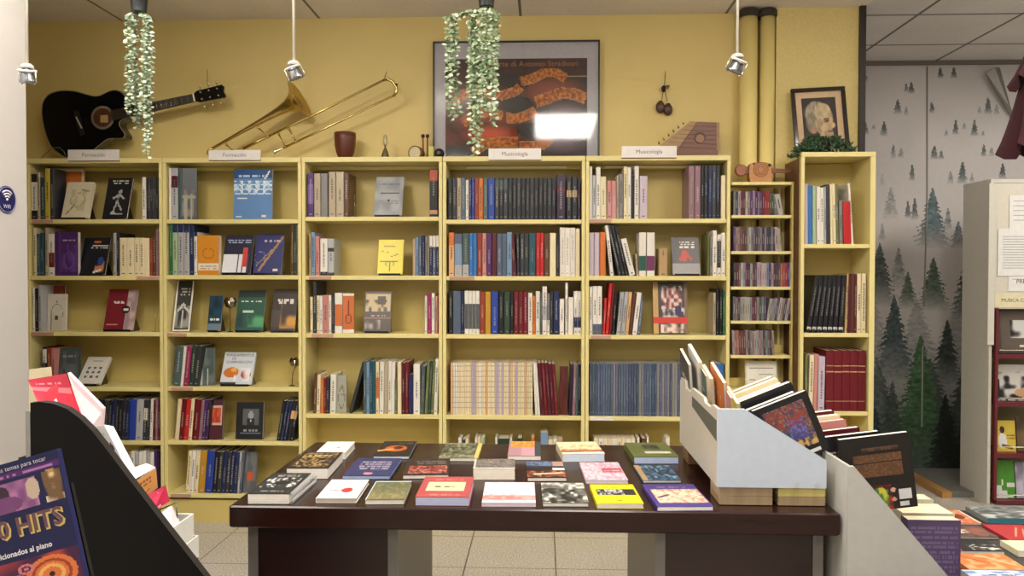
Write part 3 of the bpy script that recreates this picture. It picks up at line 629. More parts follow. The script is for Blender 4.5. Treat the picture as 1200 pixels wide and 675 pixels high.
do(2, 5, [Rn(216.8, 226, 527.8, 'crm wht', lean=4.2), B(226.2, 231.3, 528, 'crm', lean=4.2), B(231.5, 239, 528.5, 'gld', lean=4.2), B(239.3, 248, 528, 'blu', lean=4.2), Rn(248.2, 258.5, 529, 'blk dgy', lean=4), Rn(258.7, 277, 529.5, 'nvy dgy nvy nvy', lean=4), Rn(277.2, 282.5, 530, 'lgy gbl', lean=4),
 faceout(283.5, 298.5, 530, 2, 5, (108, 108, 108), [('n', 0, 0, 1, 1, (80, 84, 86), 5, 3), ('r', .3, .3, .75, .5, (190, 80, 44))], 'grey book with orange patch', st=False, lean=.14, yaw=.1, Yf=D+.03)])

# ---- bookcase 3
do(3, 0, [B(360, 367.6, 203.2, 'pur', bands=[(.3, .75, (110, 80, 140))]), B(367.9, 375.4, 203.3, 'bei'), B(375.7, 383.8, 203.3, 'gry'), B(385, 393.1, 201.3, 'bei', ex='with printed spine'), B(393.5, 402.7, 201.3, 'bei', ex='with printed spine'), B(403, 408.5, 203, 'brn'),
 faceout(437.5, 470.5, 208.7, 3, 0, (168, 170, 172), [('n', 0, 0, 1, 1, (140, 144, 148), 4, 2), ('t', .15, .78, .85, .86, (110, 110, 116), 1), ('r', .2, .55, .85, .59, (80, 84, 96)), ('t', .15, .3, .85, .42, (130, 132, 138), 2), ('c', .5, .38, .05, .03, (80, 80, 90))], 'silver-grey book with small print', lean=.4),
 B(503.2, 513, 197.8, 'blk', bands=[(.75, .97, (170, 70, 40)), (.05, .14, (190, 140, 110))])])
do(3, 1, [B(362, 364.2, 273.5, 'tan'), B(364.5, 369, 272.3, 'lbl'), B(369.3, 374.2, 276.8, 'pnk'), B(375, 383.8, 279.6, 'wht', bands=[(0, .1, 'blk')]), B(384.1, 391.5, 279.8, 'lgy', bands=[(0, .08, 'blk'), (.65, .75, 'dgy')]),
 faceout(442, 471.5, 281.8, 3, 1, (226, 208, 26), [('r', .2, .8, .65, .82, (130, 110, 20)), ('l', .15, .66, .4, .63, .008, (120, 110, 20)), ('r', .1, .36, .8, .38, (90, 80, 20)), ('r', .45, .1, .48, .37, (90, 80, 20)), ('o', .48, .3, .18, .08, (110, 100, 20), .7), ('l', .5, .5, .8, .58, .012, (120, 100, 20))], 'bright yellow book with thin line drawing', lean=.25),
 B(483.5, 487, 280, 'bei'), B(487.2, 490.2, 278, 'lbl'), B(490.4, 494, 277, 'gbl'), B(494.2, 498, 275.8, 'nvy'), B(498.2, 501.5, 277, 'gry'), B(501.7, 502.9, 276, 'bei', tc=None), Rn(503, 514.5, 275.8, 'nvy gbl nvy', bands=[(.72, 1, 'wht')])])
do(3, 2, [B(363.3, 366.4, 348, 'crm'), B(366.6, 370.6, 330, 'dgy'), Rn(370.8, 377.8, 346.8, 'crm wht'), B(378, 384.5, 346, 'pnk'), B(384.7, 388, 346, 'wht'), B(388.2, 391.8, 344.5, 'dgy'), B(392, 401, 343.5, 'wht', bands=[(.18, .72, (206, 112, 60))]),
 faceout(401.8, 414.5, 344, 3, 2, (200, 110, 60), [('r', 0, 0, 1, .1, 'wht'), ('r', 0, .93, 1, 1, 'wht'), ('l', .5, .5, .5, .75, .06, (120, 50, 30)), ('o', .5, .35, .3, .12, (130, 60, 34), .55)], 'orange book with dark monogram', st=False, lean=.02, Yf=D+.02, yaw=.1),
 faceout(425.5, 457.5, 342.5, 3, 2, (88, 78, 72), [('r', .06, .5, .96, .94, (196, 176, 136)), ('n', .06, .5, .96, .8, (90, 74, 60), 9, 3), ('r', .5, .68, .78, .88, (80, 70, 60)), ('r', 0, .33, 1, .36, (150, 120, 110)), ('t', .2, .38, .8, .46, (190, 170, 150), 1), ('n', .05, .05, .6, .28, (170, 160, 150), 7, 2)], 'dark book with cream painting of a hall', lean=.22, t=.016),
 B(497.7, 500.5, 346.8, 'wht'), B(500.8, 505.3, 344.3, 'mag'), B(505.6, 509.4, 343.6, 'wht'), B(510, 512.8, 346.7, 'pnk'), B(513, 515, 346, 'drd')])
do(3, 3, [B(366.2, 370, 437.5, 'brn', lean=2), B(370.3, 374.4, 439, 'crm', lean=1.5), B(374.7, 379, 442.7, 'org', lean=1), Rn(379.2, 385.6, 443.5, 'drd dgy'), B(386.3, 393, 438.7, 'wht', lean=1),
 faceout(393.8, 405, 440, 3, 3, (160, 158, 142), [('o', .5, .4, .35, .3, (110, 108, 98), .7), ('o', .6, .6, .2, .15, (110, 108, 98), .6)], 'grey-beige book with line figure', st=False, lean=.08, yaw=.05, Yf=D+.03),
 B(408, 412, 424.5, 'dgy', lean=16.5, ex='speckled'),
 Rn(425.6, 440, 424.5, 'tgy lbl tea tea', jy=1), B(440.2, 444, 424.3, 'crm', bands=[(.3, .7, 'org')]), B(444.2, 449.2, 424, 'wht', lean=1), B(449.4, 454, 424, 'bei', lean=1), Rn(454.2, 462, 424, 'wht wht', jy=.6, lean=1), B(462.2, 465.3, 446, 'oli'), B(465.5, 470.2, 424.3, 'crm'), Rn(470.4, 478.6, 425, 'mar drd'), B(478.8, 484, 439, 'nvy'), B(484.3, 492, 427, 'wht'), B(492.3, 497, 429, 'tgy', lean=1.5), Rn(497.3, 508, 423, 'oli dgn oli', lean=3.2), B(508.3, 512.5, 420.5, 'wht', lean=2.2)])

# ---- bookcase 4
do(4, 0, [Rn(525, 535.2, 208.5, 'blk dgy'), B(535.5, 540.3, 208.5, 'bei'), B(540.5, 545.5, 208.5, 'gbl'), B(545.7, 549.2, 211, 'wht'), Rn(549.4, 556, 208.5, 'nvy blu'), Rn(556.2, 566, 208.5, 'rbr org'), B(566.3, 571.5, 209, 'tgy'), B(571.8, 579.5, 208.5, 'blu'), Rn(579.8, 595, 208.7, 'dgy blk dgy', bands=[(.72, .95, (70, 82, 80))]), Rn(595.2, 651.5, 208.5, 'blk blk dgy blk blk dgy blk blk blk dgy blk', jy=.3, tc=(130, 126, 116)), B(652.3, 662.5, 204.5, 'dpu', bands=[(.6, .7, 'drd')]), B(663.7, 670, 206.8, 'blk', bands=[(.52, .68, 'tan')], ex='with gold pattern'), B(670.3, 676.6, 206.8, 'blk', bands=[(.52, .68, 'tan')], ex='with gold pattern'), B(676.9, 680, 208, 'dpu')])
do(4, 1, [B(525.7, 532.3, 272.5, 'org', bands=[(0, .7, 'pch')]), B(532.5, 541.5, 274, 'gbl', bands=[(.28, .76, 'lbl'), (0, .27, 'lgy')]), B(541.8, 549.5, 273.5, 'tgy', bands=[(0, .27, 'lgy')]), Rn(549.8, 558.7, 273.3, 'bbl bbl', jy=.2), B(559, 565, 273.3, 'rbr'), B(565.2, 570, 273.5, 'pnk'), B(570.2, 576, 273.3, 'pur'), B(576.2, 582, 273.3, 'mar'), Rn(582.3, 600, 273, 'gbl gbl lbl', jy=1), B(600.3, 605.5, 274, 'mar', lean=-3), B(605.8, 609.2, 273, 'dgy', lean=-1), Rn(609.4, 619.4, 273.3, 'dgy dgy'), B(619.7, 628, 273, 'tea'), Rn(628.3, 637.3, 272.8, 'red red', jy=.2), B(637.6, 644, 273.5, 'brn'), B(644.3, 651.5, 273, 'crm'), B(651.8, 655.5, 275, 'blk'), Rn(656, 674.2, 266.8, 'wht wht wht', jy=.3, tc=(160, 150, 140)), B(674.5, 679.5, 268, 'crm')])
do(4, 2, [B(525.7, 530.5, 341.3, 'blk'), B(530.8, 540, 341, 'gbl'), B(540.2, 544, 341.3, 'nvy'), Rn(544.3, 562, 341, 'wht wht wht wht', jy=.1, bands=[(.12, .7, (84, 86, 88))], tc=None), B(562.3, 568.3, 342, 'rbr'), B(568.6, 575, 342, 'gld'), B(575.6, 583.8, 341.6, 'blu'), B(584.2, 590.3, 342, 'blk'), B(590.6, 597.6, 341.8, 'dgn'), B(597.9, 601.8, 342, 'blk'), Rn(602.1, 618.6, 341.8, 'drd drd drd', jy=.2), B(618.9, 623.8, 343.3, 'wht'), B(624, 627.5, 347, 'org'), B(627.8, 632.6, 341.3, 'wht'), B(632.9, 635.2, 343, 'tgy'), B(635.5, 641, 335.7, 'wht', bands=[(.3, .6, 'lgy')]), B(641.2, 644.3, 344, 'gry', bands=[(0, .35, 'wht')]), B(644.5, 648.2, 342, 'dgy'), B(648.5, 655.5, 341.5, 'nvy'), B(655.8, 661.2, 350.3, 'wht'), B(662.5, 665.5, 331.5, 'wht'), B(665.7, 671.5, 348.5, 'wht', lean=.6), Rn(672.5, 681.2, 341.3, 'wht wht', jy=.2, bands=[(.16, .4, 'nvy')])])
setlim(4, 3)
cs = []
for i in range(36): cs.append(random.choice(['crm', 'pch', 'crm', 'wht', 'crm', 'lil'])+':%.2f' % random.uniform(.8, 1.2))
def journ(base): return dict(name='journal', cat='journal', jit=7)
row(UN[4], 'fourth shelf', ZSH[4][3], YB, [Rn(527.8, 624.3, 425.3, [c for c in cs], jy=.25, jit=9, name='journal', cat='journal', bands=[(.1*k+.03, .1*k+.045, (176, 158, 150)) for k in range(1, 10)], tc=None, label='slim cream journal in the long pale row, fourth shelf under the violin poster', group='cream journals under the violin poster')], '')
row(UN[4], 'fourth shelf, right half', ZSH[4][3], YB, [B(627.2, 630, 425, 'wht', lean=-2.8), B(630.2, 633.2, 425.5, 'wht', lean=-4), Rn(634, 655, 426, 'mar drd mar mar drd', lean=-4.5, tc=(150, 110, 110)),
 faceout(656, 665, 429.5, 4, 3, (80, 32, 26), [('n', 0, 0, 1, 1, (100, 44, 36), 4, 3)], 'red-brown book turned sideways', st=False, lean=.02, yaw=-.3, Yf=D+.03),
 B(666.5, 670.3, 427.3, 'dpu', lean=2), B(670.6, 674.2, 427, 'mau', lean=1.5), Rn(674.5, 680.5, 427.3, 'tgy blk', lean=.6)], G(4, 3))
zb = ZSH[4][4]; setlim(4, 4)
row(UN[4], 'shelf behind the table', zb, YB, [B(537, 541, 513.5, 'wht'), B(541.3, 545, 515.5, 'dgy'), B(545.3, 549, 513.8, 'crm'), B(556.5, 559.2, 512.6, 'wht'), B(559.5, 563, 513.2, 'crm'), B(563.2, 567.8, 513, 'lgn'), B(580, 583, 513, 'wht'), B(583.2, 597, 514.3, 'dgn'), B(597.2, 600, 513.2, 'wht'), B(606, 612, 514, 'dgn'), B(622.5, 626.5, 513, 'org'), B(633.5, 642.2, 507, 'lbl'), B(642.5, 648, 515.3, 'crm'), B(648.3, 653, 514.7, 'wht'), B(653.3, 659.5, 515.8, 'pch')], 'books on the shelf behind the table under the violin poster')

# ---- bookcase 5
do(5, 0, [B(690, 694, 195, 'wht'), B(694.3, 698.3, 205.6, 'lgy'), B(698.6, 703.8, 196, 'wht'), B(704, 710.8, 206.8, 'crm', lean=-.5), Rn(711.3, 722.3, 211.5, 'pnk pnk', jy=.3, bands=[(0, .6, (196, 140, 140))]), B(722.6, 725, 205.8, 'bei'), B(725.2, 730.5, 203.7, 'gry'), Rn(731, 739.7, 196, 'crm wht', jy=.8), B(740, 743.3, 205, 'blk', tc=None), B(743.6, 748.8, 188.5, 'wht'), B(749.5, 758.7, 206.3, 'lil'), B(807, 814, 191.8, 'mau', ex='with speckled spine'), B(814.3, 821.3, 192, 'mau', ex='with speckled spine'), B(821.6, 825, 193, 'blk'), Rn(825.3, 844, 189.5, 'blk nvy dgy blk', jy=1, tc=(130, 150, 190)), B(845, 850.5, 205.6, 'crm', tc=None)])
do(5, 1, [B(690.2, 696.2, 272.7, 'lil', tc=None), B(696.5, 702.5, 272.7, 'lil', tc=None), B(703, 709.8, 272, 'org'), B(715.5, 719.5, 264, 'wht', lean=-6.5), B(725, 728.8, 264, 'dgy', lean=-13.5), B(729, 733, 264.5, 'blk', lean=-13.5), B(733.2, 736.8, 265, 'blk', lean=-13.5), B(738, 745, 279, 'wht', lean=-11), B(746, 748.4, 297, 'bei', lean=-1.5), B(748.8, 757.2, 272.4, 'wht', bands=[(.12, .46, (36, 84, 70))]), B(758, 767.4, 272.4, 'wht', bands=[(.12, .46, (110, 44, 90))]), B(772, 782.2, 291, 'tan', tc=(60, 40, 30), t0=.75, t1=.92),
 faceout(788.5, 821, 279.3, 5, 1, (94, 90, 92), [('r', 0, 0, 1, .3, (150, 146, 146)), ('t', .3, .72, .85, .9, 'wht', 3), ('c', .45, .5, .12, .16, (190, 70, 56)), ('l', .3, .4, .5, .6, .04, (190, 70, 56)), ('l', .5, .6, .7, .4, .04, (190, 70, 56))], 'grey book with red figure and white title', lean=.3),
 B(829.2, 832, 274, 'oli'), B(832.2, 835, 276, 'gry'), B(835.3, 840.3, 270, 'wht'), B(840.6, 845.2, 275, 'wht', bands=[(.2, .85, 'dgy')]), B(845.5, 850.5, 272.8, 'wht')])
do(5, 2, [B(690.7, 694.2, 336, 'wht'), Rn(694.5, 705.5, 335.5, 'wht wht', jy=.2, bands=[(0, .22, (80, 90, 110))]), B(706, 709, 349, 'red', lean=2.5), B(709.5, 713.3, 332.2, 'red', lean=4.6), B(713.6, 716.6, 332, 'drd', lean=4.4), B(717, 720, 346, 'blk', lean=3), B(722.5, 727.2, 342, 'lgy', lean=4.5), B(727.5, 732.3, 342, 'lgy', lean=4.5), B(732.6, 736.5, 342.3, 'pch', lean=4.5), B(736.8, 740.5, 343, 'brn', lean=5), B(741, 746.5, 342.5, 'wht', lean=5.5), B(747, 750.5, 348, 'gbl', lean=4),
 faceout(766.3, 807, 331, 5, 2, (60, 54, 52), [('r', 0, 0, .16, 1, (190, 150, 90)), ('r', .9, .0, 1, 1, (120, 100, 70)), ('c', .55, .7, .36, .26, (70, 56, 60)), ('c', .55, .68, .28, .21, (120, 50, 50)), ('n', .25, .45, .85, .92, (220, 200, 190), 14, 3), ('n', .2, .1, .9, .5, (200, 190, 186), 13, 5), ('c', .72, .45, .1, .1, (60, 40, 90)), ('r', 0, .2, 1, .31, (200, 50, 36)), ('n', .2, .02, .9, .18, (230, 200, 180), 12, 6)], 'stained-glass rose window book with red band', lean=.16, st=False, res=50, t=.02),
 B(836, 839, 343, 'bei'), B(839.5, 843, 338.7, 'blk'), B(843.3, 847, 338.7, 'blk'), B(847.4, 850.5, 341, 'grn')])
setlim(5, 3)
cs = [random.choice(['gbl', 'gbl', 'gry', 'gbl', 'lgy']) for i in range(40)]
row(UN[5], 'fourth shelf', ZSH[5][3], YB, [Rn(691, 812, 426.3, [(k if k != 'lgy' else 'gbl') for k in cs], jy=.25, jit=14, name='journal', cat='journal', tc=(150, 156, 172), label='slim grey-blue journal in the long uniform row, fourth shelf under the zither', group='grey-blue journals under the zither')], '')
row(UN[5], 'fourth shelf', ZSH[5][3], YB, [B(840, 848.5, 426.7, 'bbl', tc=None)], G(5, 3))
zb = ZSH[5][4]; setlim(5, 4)
row(UN[5], 'shelf behind the table', zb, YB, [Rn(696, 744.5, 514, 'crm wht crm crm wht crm crm wht crm', jy=.2), B(746.5, 749.5, 513.2, 'wht'), B(752, 757.5, 514, 'brn'), B(758, 760.5, 512, 'wht'), B(780.5, 785, 512.5, 'wht')], 'books on the shelf behind the table under the zither')

# ---- unit 7 and CDs
Y7 = D7+.014
def do7(si, items, u='bookcase under the portrait'):
    global LIM
    LIM = (xa7+.019, xb7-.028, zz7[si-1]-.022 if si else zt7-.026)
    row(u, SHN[si]+' shelf', zz7[si], Y7, items, 'books on the %s shelf under the portrait' % SHN[si])
do7(0, [B(943.6, 947.4, 215.5, 'lil', lean=-.8, tc=None), B(947.6, 953, 217, 'bbl', lean=-.8, tc=None), B(953.2, 957.3, 218, 'lgn', lean=-.8), Rn(957.8, 966.5, 219, 'wht wht', lean=-1), B(966.8, 969.3, 219, 'lgy', lean=-1), B(969.5, 973.8, 216, 'dgy', lean=-1.5), B(974, 977, 216, 'crm', lean=-1.5), Rn(977.3, 984, 215, 'crm oli', lean=-2, jy=.5), B(984.3, 988.5, 235, 'gry', lean=-1), B(989, 998.3, 236, 'red', lean=-1.5, tc=None), B(998.6, 1001.3, 214.5, 'wht', lean=-5)])
do7(1, [B(945.2+6.3*i, 950.4+6.3*i, 322.5, 'blk', lean=10.4-1.1*i, tc=(150, 150, 150), t0=.3, t1=.8, bands=[(.05, .1, (190, 190, 180))]) for i in range(7)]+[ B(990.6, 993.6, 321, 'tan', lean=2), Rn(994, 1004.5, 320.9, 'mar brn mar', lean=.6, jy=.4), B(1004.8, 1009.7, 320.6, 'crm'), B(1010, 1015.3, 320.6, 'crm')])
do7(2, [B(943, 946.5, 415, 'oli', lean=.5), B(947.7, 953, 416, 'crm', lean=1.5), B(953.4, 958, 415, 'pnk', lean=1.5), B(958.6, 966.5, 418, 'lil', lean=.8), Rn(968, 1015, 411, 'drd drd drd drd drd', jy=.3, jit=3, tc=None, bands=[(.74, .755, 'tan'), (.64, .66, 'tan'), (.16, .17, 'tan')])])
CDC = ['gry', 'wht', 'mar', 'lil', 'dgy', 'pur', 'mau', 'bei', 'drd', 'lbl', 'blk', 'tgy', 'wht', 'lgy', 'brn', 'nvy']
def cds(si, x0, x1, yt, n, special={}, lean=0, tail=()):
    cs = [special.get(i, random.choice(CDC)) for i in range(n)]
    items = [Rn(x0, x1, yt, cs, jy=.7, jit=10, name='cd_case', d=.12, lean=lean)]+list(tail)
    row('yellow CD rack', ['', 'top', 'second', 'third', 'fourth', 'fifth'][si]+' CD shelf', zz6[si], D+.006, items, 'CDs on the %s shelf of the CD rack' % ['', 'top', 'second', 'third', 'fourth', 'fifth'][si])
cd = dict(name='cd_case', d=.12); LIM = None
cds(1, 859.5, 904.5, 224, 16, {0: 'gry', 1: 'dgy', 2: 'wht', 3: 'mar', 5: 'wht', 6: 'mau', 7: 'pur', 8: 'lil', 9: 'pur', 10: 'mau', 11: 'pur', 12: 'drd', 13: 'red', 14: 'red', 15: 'dgy'}, tail=[B(904.8, 908, 227, 'dgy', lean=-2, **cd), B(908.3, 912, 227, 'gry', lean=-3.5, **cd), B(912.5, 918.5, 227, 'wht', lean=-5, **cd)])
cds(2, 859.5, 908.5, 266, 19, {15: 'nvy', 16: 'dgy'}, tail=[B(909, 913.5, 266, 'wht', lean=-2, **cd), B(913.8, 916, 268, 'wht', lean=-2, **cd)])
cds(3, 860, 931, 308, 26, {20: 'org', 21: 'red', 22: 'red'})
cds(4, 859, 898, 348, 14, {2: 'mar', 5: 'crm'}, tail=[Rn(898.4, 928.5, 349.5, 'wht gry lgy dgy wht bei dgy wht nvy nvy', lean=4, **cd)])
cds(5, 858.8, 908, 387.5, 19, {2: 'org', 4: 'mar'}, lean=-1.2)

# framed note on the CD rack
a = at(874, 423, D+.04); b = at(911, 470, D+.04)
o = thing('framed_sheet', 'white framed sheet with a line diagram leaning on the lowest CD rack shelf', 'frame', ((a.x+b.x)/2, D+.04, zz6[6]), (-.12, 0, 0))
w = b.x-a.x; h = a.z-zz6[6]
MB().box(-w/2, w/2, 0, .01, 0, h, (206, 198, 170)).build('frame', 'furniture', o, world=False)
MB().paint((-w/2+.008, -.001, .008), (w-.016, 0, 0), (0, 0, h-.016), 24, 28, cover_fn((224, 220, 206), [('r', .1, .75, .9, .77, (130, 126, 116)), ('r', .4, .3, .42, .76, (150, 146, 136)), ('r', .4, .5, .9, .52, (150, 146, 136)), ('r', .1, .3, .3, .32, (190, 90, 90)), ('t', .5, .1, .9, .3, (160, 156, 146), 3)])).build('sheet', 'paper', o, world=False)

# metal flower ornaments and wire stands on shelves
def flower(px, yt, u, si, tilt, label):
    z = ZSH[u][si]; Y = D+.06; a = at(px, yt, Y); H = a.z-z; w = .034
    o = thing('flower_ornament', label, 'ornament', (a.x, Y, z))
    MB().lathe([(.018, 0.0005), (.017, .004), (.003, .007)], (0, 0, 0), (0, 0, 1), (120, 104, 78), 16).build('base', 'steel', o, world=False)
    MB().tube([(0, 0, .004), (tilt*.3, 0, H*.45), (tilt, 0, H*.66)], .0022, (110, 92, 66), 6).build('stem', 'steel', o, world=False)
    c = Vector((tilt, 0, H*.66)); m = MB()
    for k in range(7):
        an = 2*PI*k/7; u_ = Vector((math.cos(an), math.sin(an), 0)); s = Vector((-math.sin(an), math.cos(an), 0))
        p = [c, c+u_*w*.7+Vector((0, 0, H*.06)), c+u_*w+Vector((0, 0, H*.2)), c+u_*w*.8+Vector((0, 0, H*.31))]
        ww = [.002, w*.36, w*.42, .006]
        for i in range(3):
            m.poly([p[i]-s*ww[i], p[i]+s*ww[i], p[i+1]+s*ww[i+1], p[i+1]-s*ww[i+1]], (150, 140, 124))
    m.build('petals', 'steel', o, world=False)
flower(269.5, 347.5, 2, 2, 0, 'silvery metal flower ornament between teal and green books')
flower(342, 418.5, 2, 3, .02, 'small gilt metal flower ornament alone at the right end of its shelf')
def wire(px, yt, u, si, label):
    z = ZSH[u][si]; a = at(px, yt, D+.02); H = a.z-z
    m = MB().tube([(0, 0, .002), (0, 0, H)], .0012, (200, 190, 160), 6)
    m.tube([(-.02, -.008, .002), (.0, -.002, .002), (-.01, .06, .002)], .0014, (200, 190, 160), 6)
    m.ball((0, 0, H), .003, (200, 190, 160), 8)
    tag(m.build('wire_stand', 'steel', None, loc=(a.x, D+.02, z+.001), world=False), label, 'wire stand')
wire(182, 361, 1, 2, 'thin upright wire card holder at right end of third shelf under the guitar')
wire(416, 230, 3, 0, 'thin wire card holder beside beige books under the brown cup')

# ------------------------------------------------------------------ signs
def sign(x0, y0, x1, y1, text, label):
    Y = D-.012; a = at(x0, y0, Y); b = at(x1, y1, Y)
    o = thing('section_sign', label, 'sign', ((a.x+b.x)/2, Y, b.z))
    m = MB().box(a.x, b.x, Y, Y+.004, b.z, a.z, (232, 226, 220)); m.build('sign_board', 'satin', o)
    t = MB().text(text, ((a.x+b.x)/2, Y-.0008, (a.z+b.z)/2), (1, 0, 0), (0, 0, 1), .031, (120, 112, 112)); t.build('lettering', 'matte', o)
    m = MB().box(a.x, b.x, Y+.004, D-.0025, b.z-.003, b.z, (120, 60, 46)); m.build('lip', 'satin', o)
sign(79.5, 175.5, 139.5, 188, 'Formación', 'white section sign reading Formación in front of the guitar')
sign(244.5, 176, 305, 187.5, 'Formación', 'white section sign reading Formación in front of the trombone')
sign(572.5, 174, 634, 187, 'Musicología', 'white section sign reading Musicología below the violin poster')
sign(728.5, 171.3, 793, 184.5, 'Musicología', 'white section sign reading Musicología beside the zither')
# ------------------------------------------------------------------ things on top
def smooth(pts, n=4):
    out = []; m = len(pts)
    for i in range(m):
        p0, p1, p2, p3 = (Vector(pts[(i+k) % m]) for k in (-1, 0, 1, 2))
        for k in range(n):
            t = k/n; out.append(.5*((2*p1)+(-p0+p2)*t+(2*p0-5*p1+4*p2-p3)*t*t+(-p0+3*p1-3*p2+p3)*t**3))
    return out
# guitar
gp = [(60, 230), (75, 180), (115, 135), (180, 111), (250, 105), (330, 112), (410, 135), (480, 150), (530, 143), (580, 118), (630, 102), (680, 108), (715, 135), (733, 175), (742, 225), (738, 285), (715, 328), (684, 350), (678, 380), (700, 420), (722, 455), (715, 482), (680, 488), (630, 488), (585, 494), (540, 525), (495, 562), (440, 605), (370, 640), (300, 648), (240, 638), (180, 600), (130, 550), (95, 470), (70, 380), (58, 300)]
GY = D+.12
pts = smooth([at(40+x/6.75, 90+y/6.75, GY) for x, y in gp], 3)
zmin = min(p.z for p in pts); dz = max(0, ZT+.001-zmin); pts = [p+Vector((0, 0, dz)) for p in pts]
cen = at(100, 146, GY)
g = thing('acoustic_guitar', 'black cutaway acoustic guitar propped on its side against the yellow wall', 'guitar', (cen.x, GY, ZT))
inner = [cen+(p-cen)*.972 for p in pts]
MB().prism(pts, (0, .075, 0), (150, 140, 108), (24, 22, 22)).build('binding', 'gloss', g)
MB().prism([p+Vector((0, -.003, 0)) for p in inner], (0, .0025, 0), (5, 5, 8)).build('body', 'black_lacquer', g)
def gat(x, y, dy=0): return at(40+x/6.75, 90+y/6.75, GY+dy)+Vector((0, 0, dz))
hc = gat(540, 323, -.0045); k = GY/F/6.75
MB().lathe([(95*k, .0), (95*k, .0012), (76*k, .0016), (74*k, 0)], hc+Vector((0, .0012, 0)), (0, -1, 0), (120, 112, 96), 40, ends=False).build('rosette', 'gloss', g)
m = MB().lathe([(75*k, 0), (75*k, .0006)], hc+Vector((0, .0004, 0)), (0, -1, 0), (82, 44, 24), 36)
m.box(hc.x-.012, hc.x+.034, hc.y-.0012, hc.y-.0008, hc.z-.028, hc.z+.014, (196, 160, 110)).build('soundhole', 'wood', g)
a, b = gat(335, 268, -.005), gat(383, 462, -.005); dd = (b-a).normalized(); nn = Vector((dd.z, 0, -dd.x))
def bar(p, q, w0, w1, y0, y1, col):
    d = (q-p).normalized(); n = Vector((-d.z, 0, d.x)); m = MB(); pp = []
    for y in (y0, y1):
        off = Vector((0, y, 0)); pp.append([p+n*w0+off, p-n*w0+off, q-n*w1+off, q+n*w1+off])
    m.hexa([*pp[1], *pp[0]], col); return m
bri = bar(a, b, .015, .015, -.006, 0, (24, 20, 20)).build('bridge', 'satin', g)
bar(gat(332, 318, -.012), gat(378, 408, -.012), .0035, .0035, -.002, 0, (190, 184, 170)).build('saddle', 'satin', bri)
n0 = at(130.5, 135.3, GY-.012); n1 = at(227, 114.2, GY-.012); n0 += Vector((0, 0, dz)); n1 += Vector((0, 0, dz))
nck = bar(n0, n1, .030, .022, 0, .022, (48, 40, 36)).build('neck', 'satin', g)
m = MB()
for i in range(1, 17):
    t = 1-(1-2**(-i/12))*1.35
    if t < .02: break
    p = n1+(n0-n1)*(1-t); d = (n1-n0).normalized(); n = Vector((-d.z, 0, d.x)); w = .021+.008*(1-t)
    m.tube([p+n*w+Vector((0, -.001, 0)), p-n*w+Vector((0, -.001, 0))], .0012, (190, 186, 170), 5)
m.build('frets', 'steel', nck)
d = (n1-n0).normalized(); nv = Vector((-d.z, 0, d.x)); h0 = n1+d*.006
hp = [h0+nv*.023, h0+d*.02+nv*.034, h0+d*.17+nv*.038, h0+d*.18+nv*.026, h0+d*.172+nv*.0, h0+d*.18-nv*.028, h0+d*.17-nv*.038, h0+d*.02-nv*.034, h0-nv*.023]
hst = MB().prism(hp[::-1], (0, .016, 0), (12, 12, 14)).build('headstock', 'gloss', g)
bar(n1-d*.003, n1+d*.005, .023, .023, -.004, .0, (226, 220, 206)).build('nut', 'satin', nck)
for i in range(6):
    s = 1 if i % 2 else -1; t = .04+.05*(i//2); c = h0+d*t+nv*s*.02
    m = MB().lathe([(.006, 0), (.006, .006), (.003, .01)], c, (0, -1, 0), (220, 216, 206), 10)
    m.tube([c+Vector((0, .008, 0)), c+nv*s*.035+Vector((0, .008, 0))], .003, (190, 186, 176), 6).ball(c+nv*s*.042+Vector((0, .008, 0)), .008, (220, 216, 206), 8, (1, .5, 1)).build('tuning_peg', 'steel', hst)
m = MB()
for i in range(6):
    o_ = (i-2.5)*.0065; o2 = (i-2.5)*.0095
    m.tube([gat(358, 363, -.012)+nv*o2, n1+nv*o_+Vector((0, -.003, 0))], .0006, (150, 144, 130), 4)
m.build('strings', 'steel', g)
MB().tube([gat(58, 640, .02), gat(110, 590, -.01), gat(150, 562, -.014), gat(200, 560, -.014), gat(235, 590, -.014), gat(250, 625, -.014)], .0022, (110, 104, 90), 6).build('cord', 'satin', g)
MB().tube([at(243, 82, WALL-.004), at(243, 100, GY+.02)], .0014, (120, 100, 70), 6).build('hanging_wire', 'steel', g)

# trombone
TY = WALL-.13
def tp(x, y, dy=0): return at(230+x/4.8, 80+y/4.8, TY+dy)
tr = thing('trombone', 'brass trombone leaning diagonally against the yellow wall', 'trombone', (tp(500, 400).x, TY, ZT))
A, Bv = tp(95, 448), tp(585, 178, -.01); ax = (Bv-A); L = ax.length
prof = [(.008, 0), (.0085, .1*L), (.011, .35*L), (.017, .6*L), (.024, .75*L), (.036, .86*L), (.055, .93*L), (.085, .975*L), (.118, L), (.121, L+.002), (.118, L+.001), (.08, .965*L), (.05, .92*L), (.03, .85*L), (.015, .72*L)]
BR = (196, 172, 112)
MB().lathe(prof, A, ax+Vector((0, -.01, 0)), BR, 40, ends=False).build('bell', 'brass', tr)
m = MB().tube([A, tp(70, 462), tp(62, 476), tp(85, 490), tp(140, 492), tp(200, 480), tp(265, 452)], .008, BR, 10); m.build('tuning_slide', 'brass', tr)
m = MB().tube([tp(265, 452), tp(400, 385)], .0085, BR, 10).tube([tp(395, 388), tp(540, 318), tp(650, 268), tp(1060, 64)], .0068, BR, 10); m.build('slide_tube', 'brass', tr)
MB().tube([tp(490, 448), tp(700, 350), tp(1115, 152)], .0068, (214, 190, 130), 10).build('slide_tube', 'brass', tr)
MB().tube([tp(1055, 66), tp(1082, 62), tp(1108, 78), tp(1126, 108), tp(1126, 135), tp(1112, 154)], .009, BR, 10).build('slide_bow', 'brass', tr); sbw = [o for o in bpy.data.objects if o.name.startswith('slide_bow')][0]
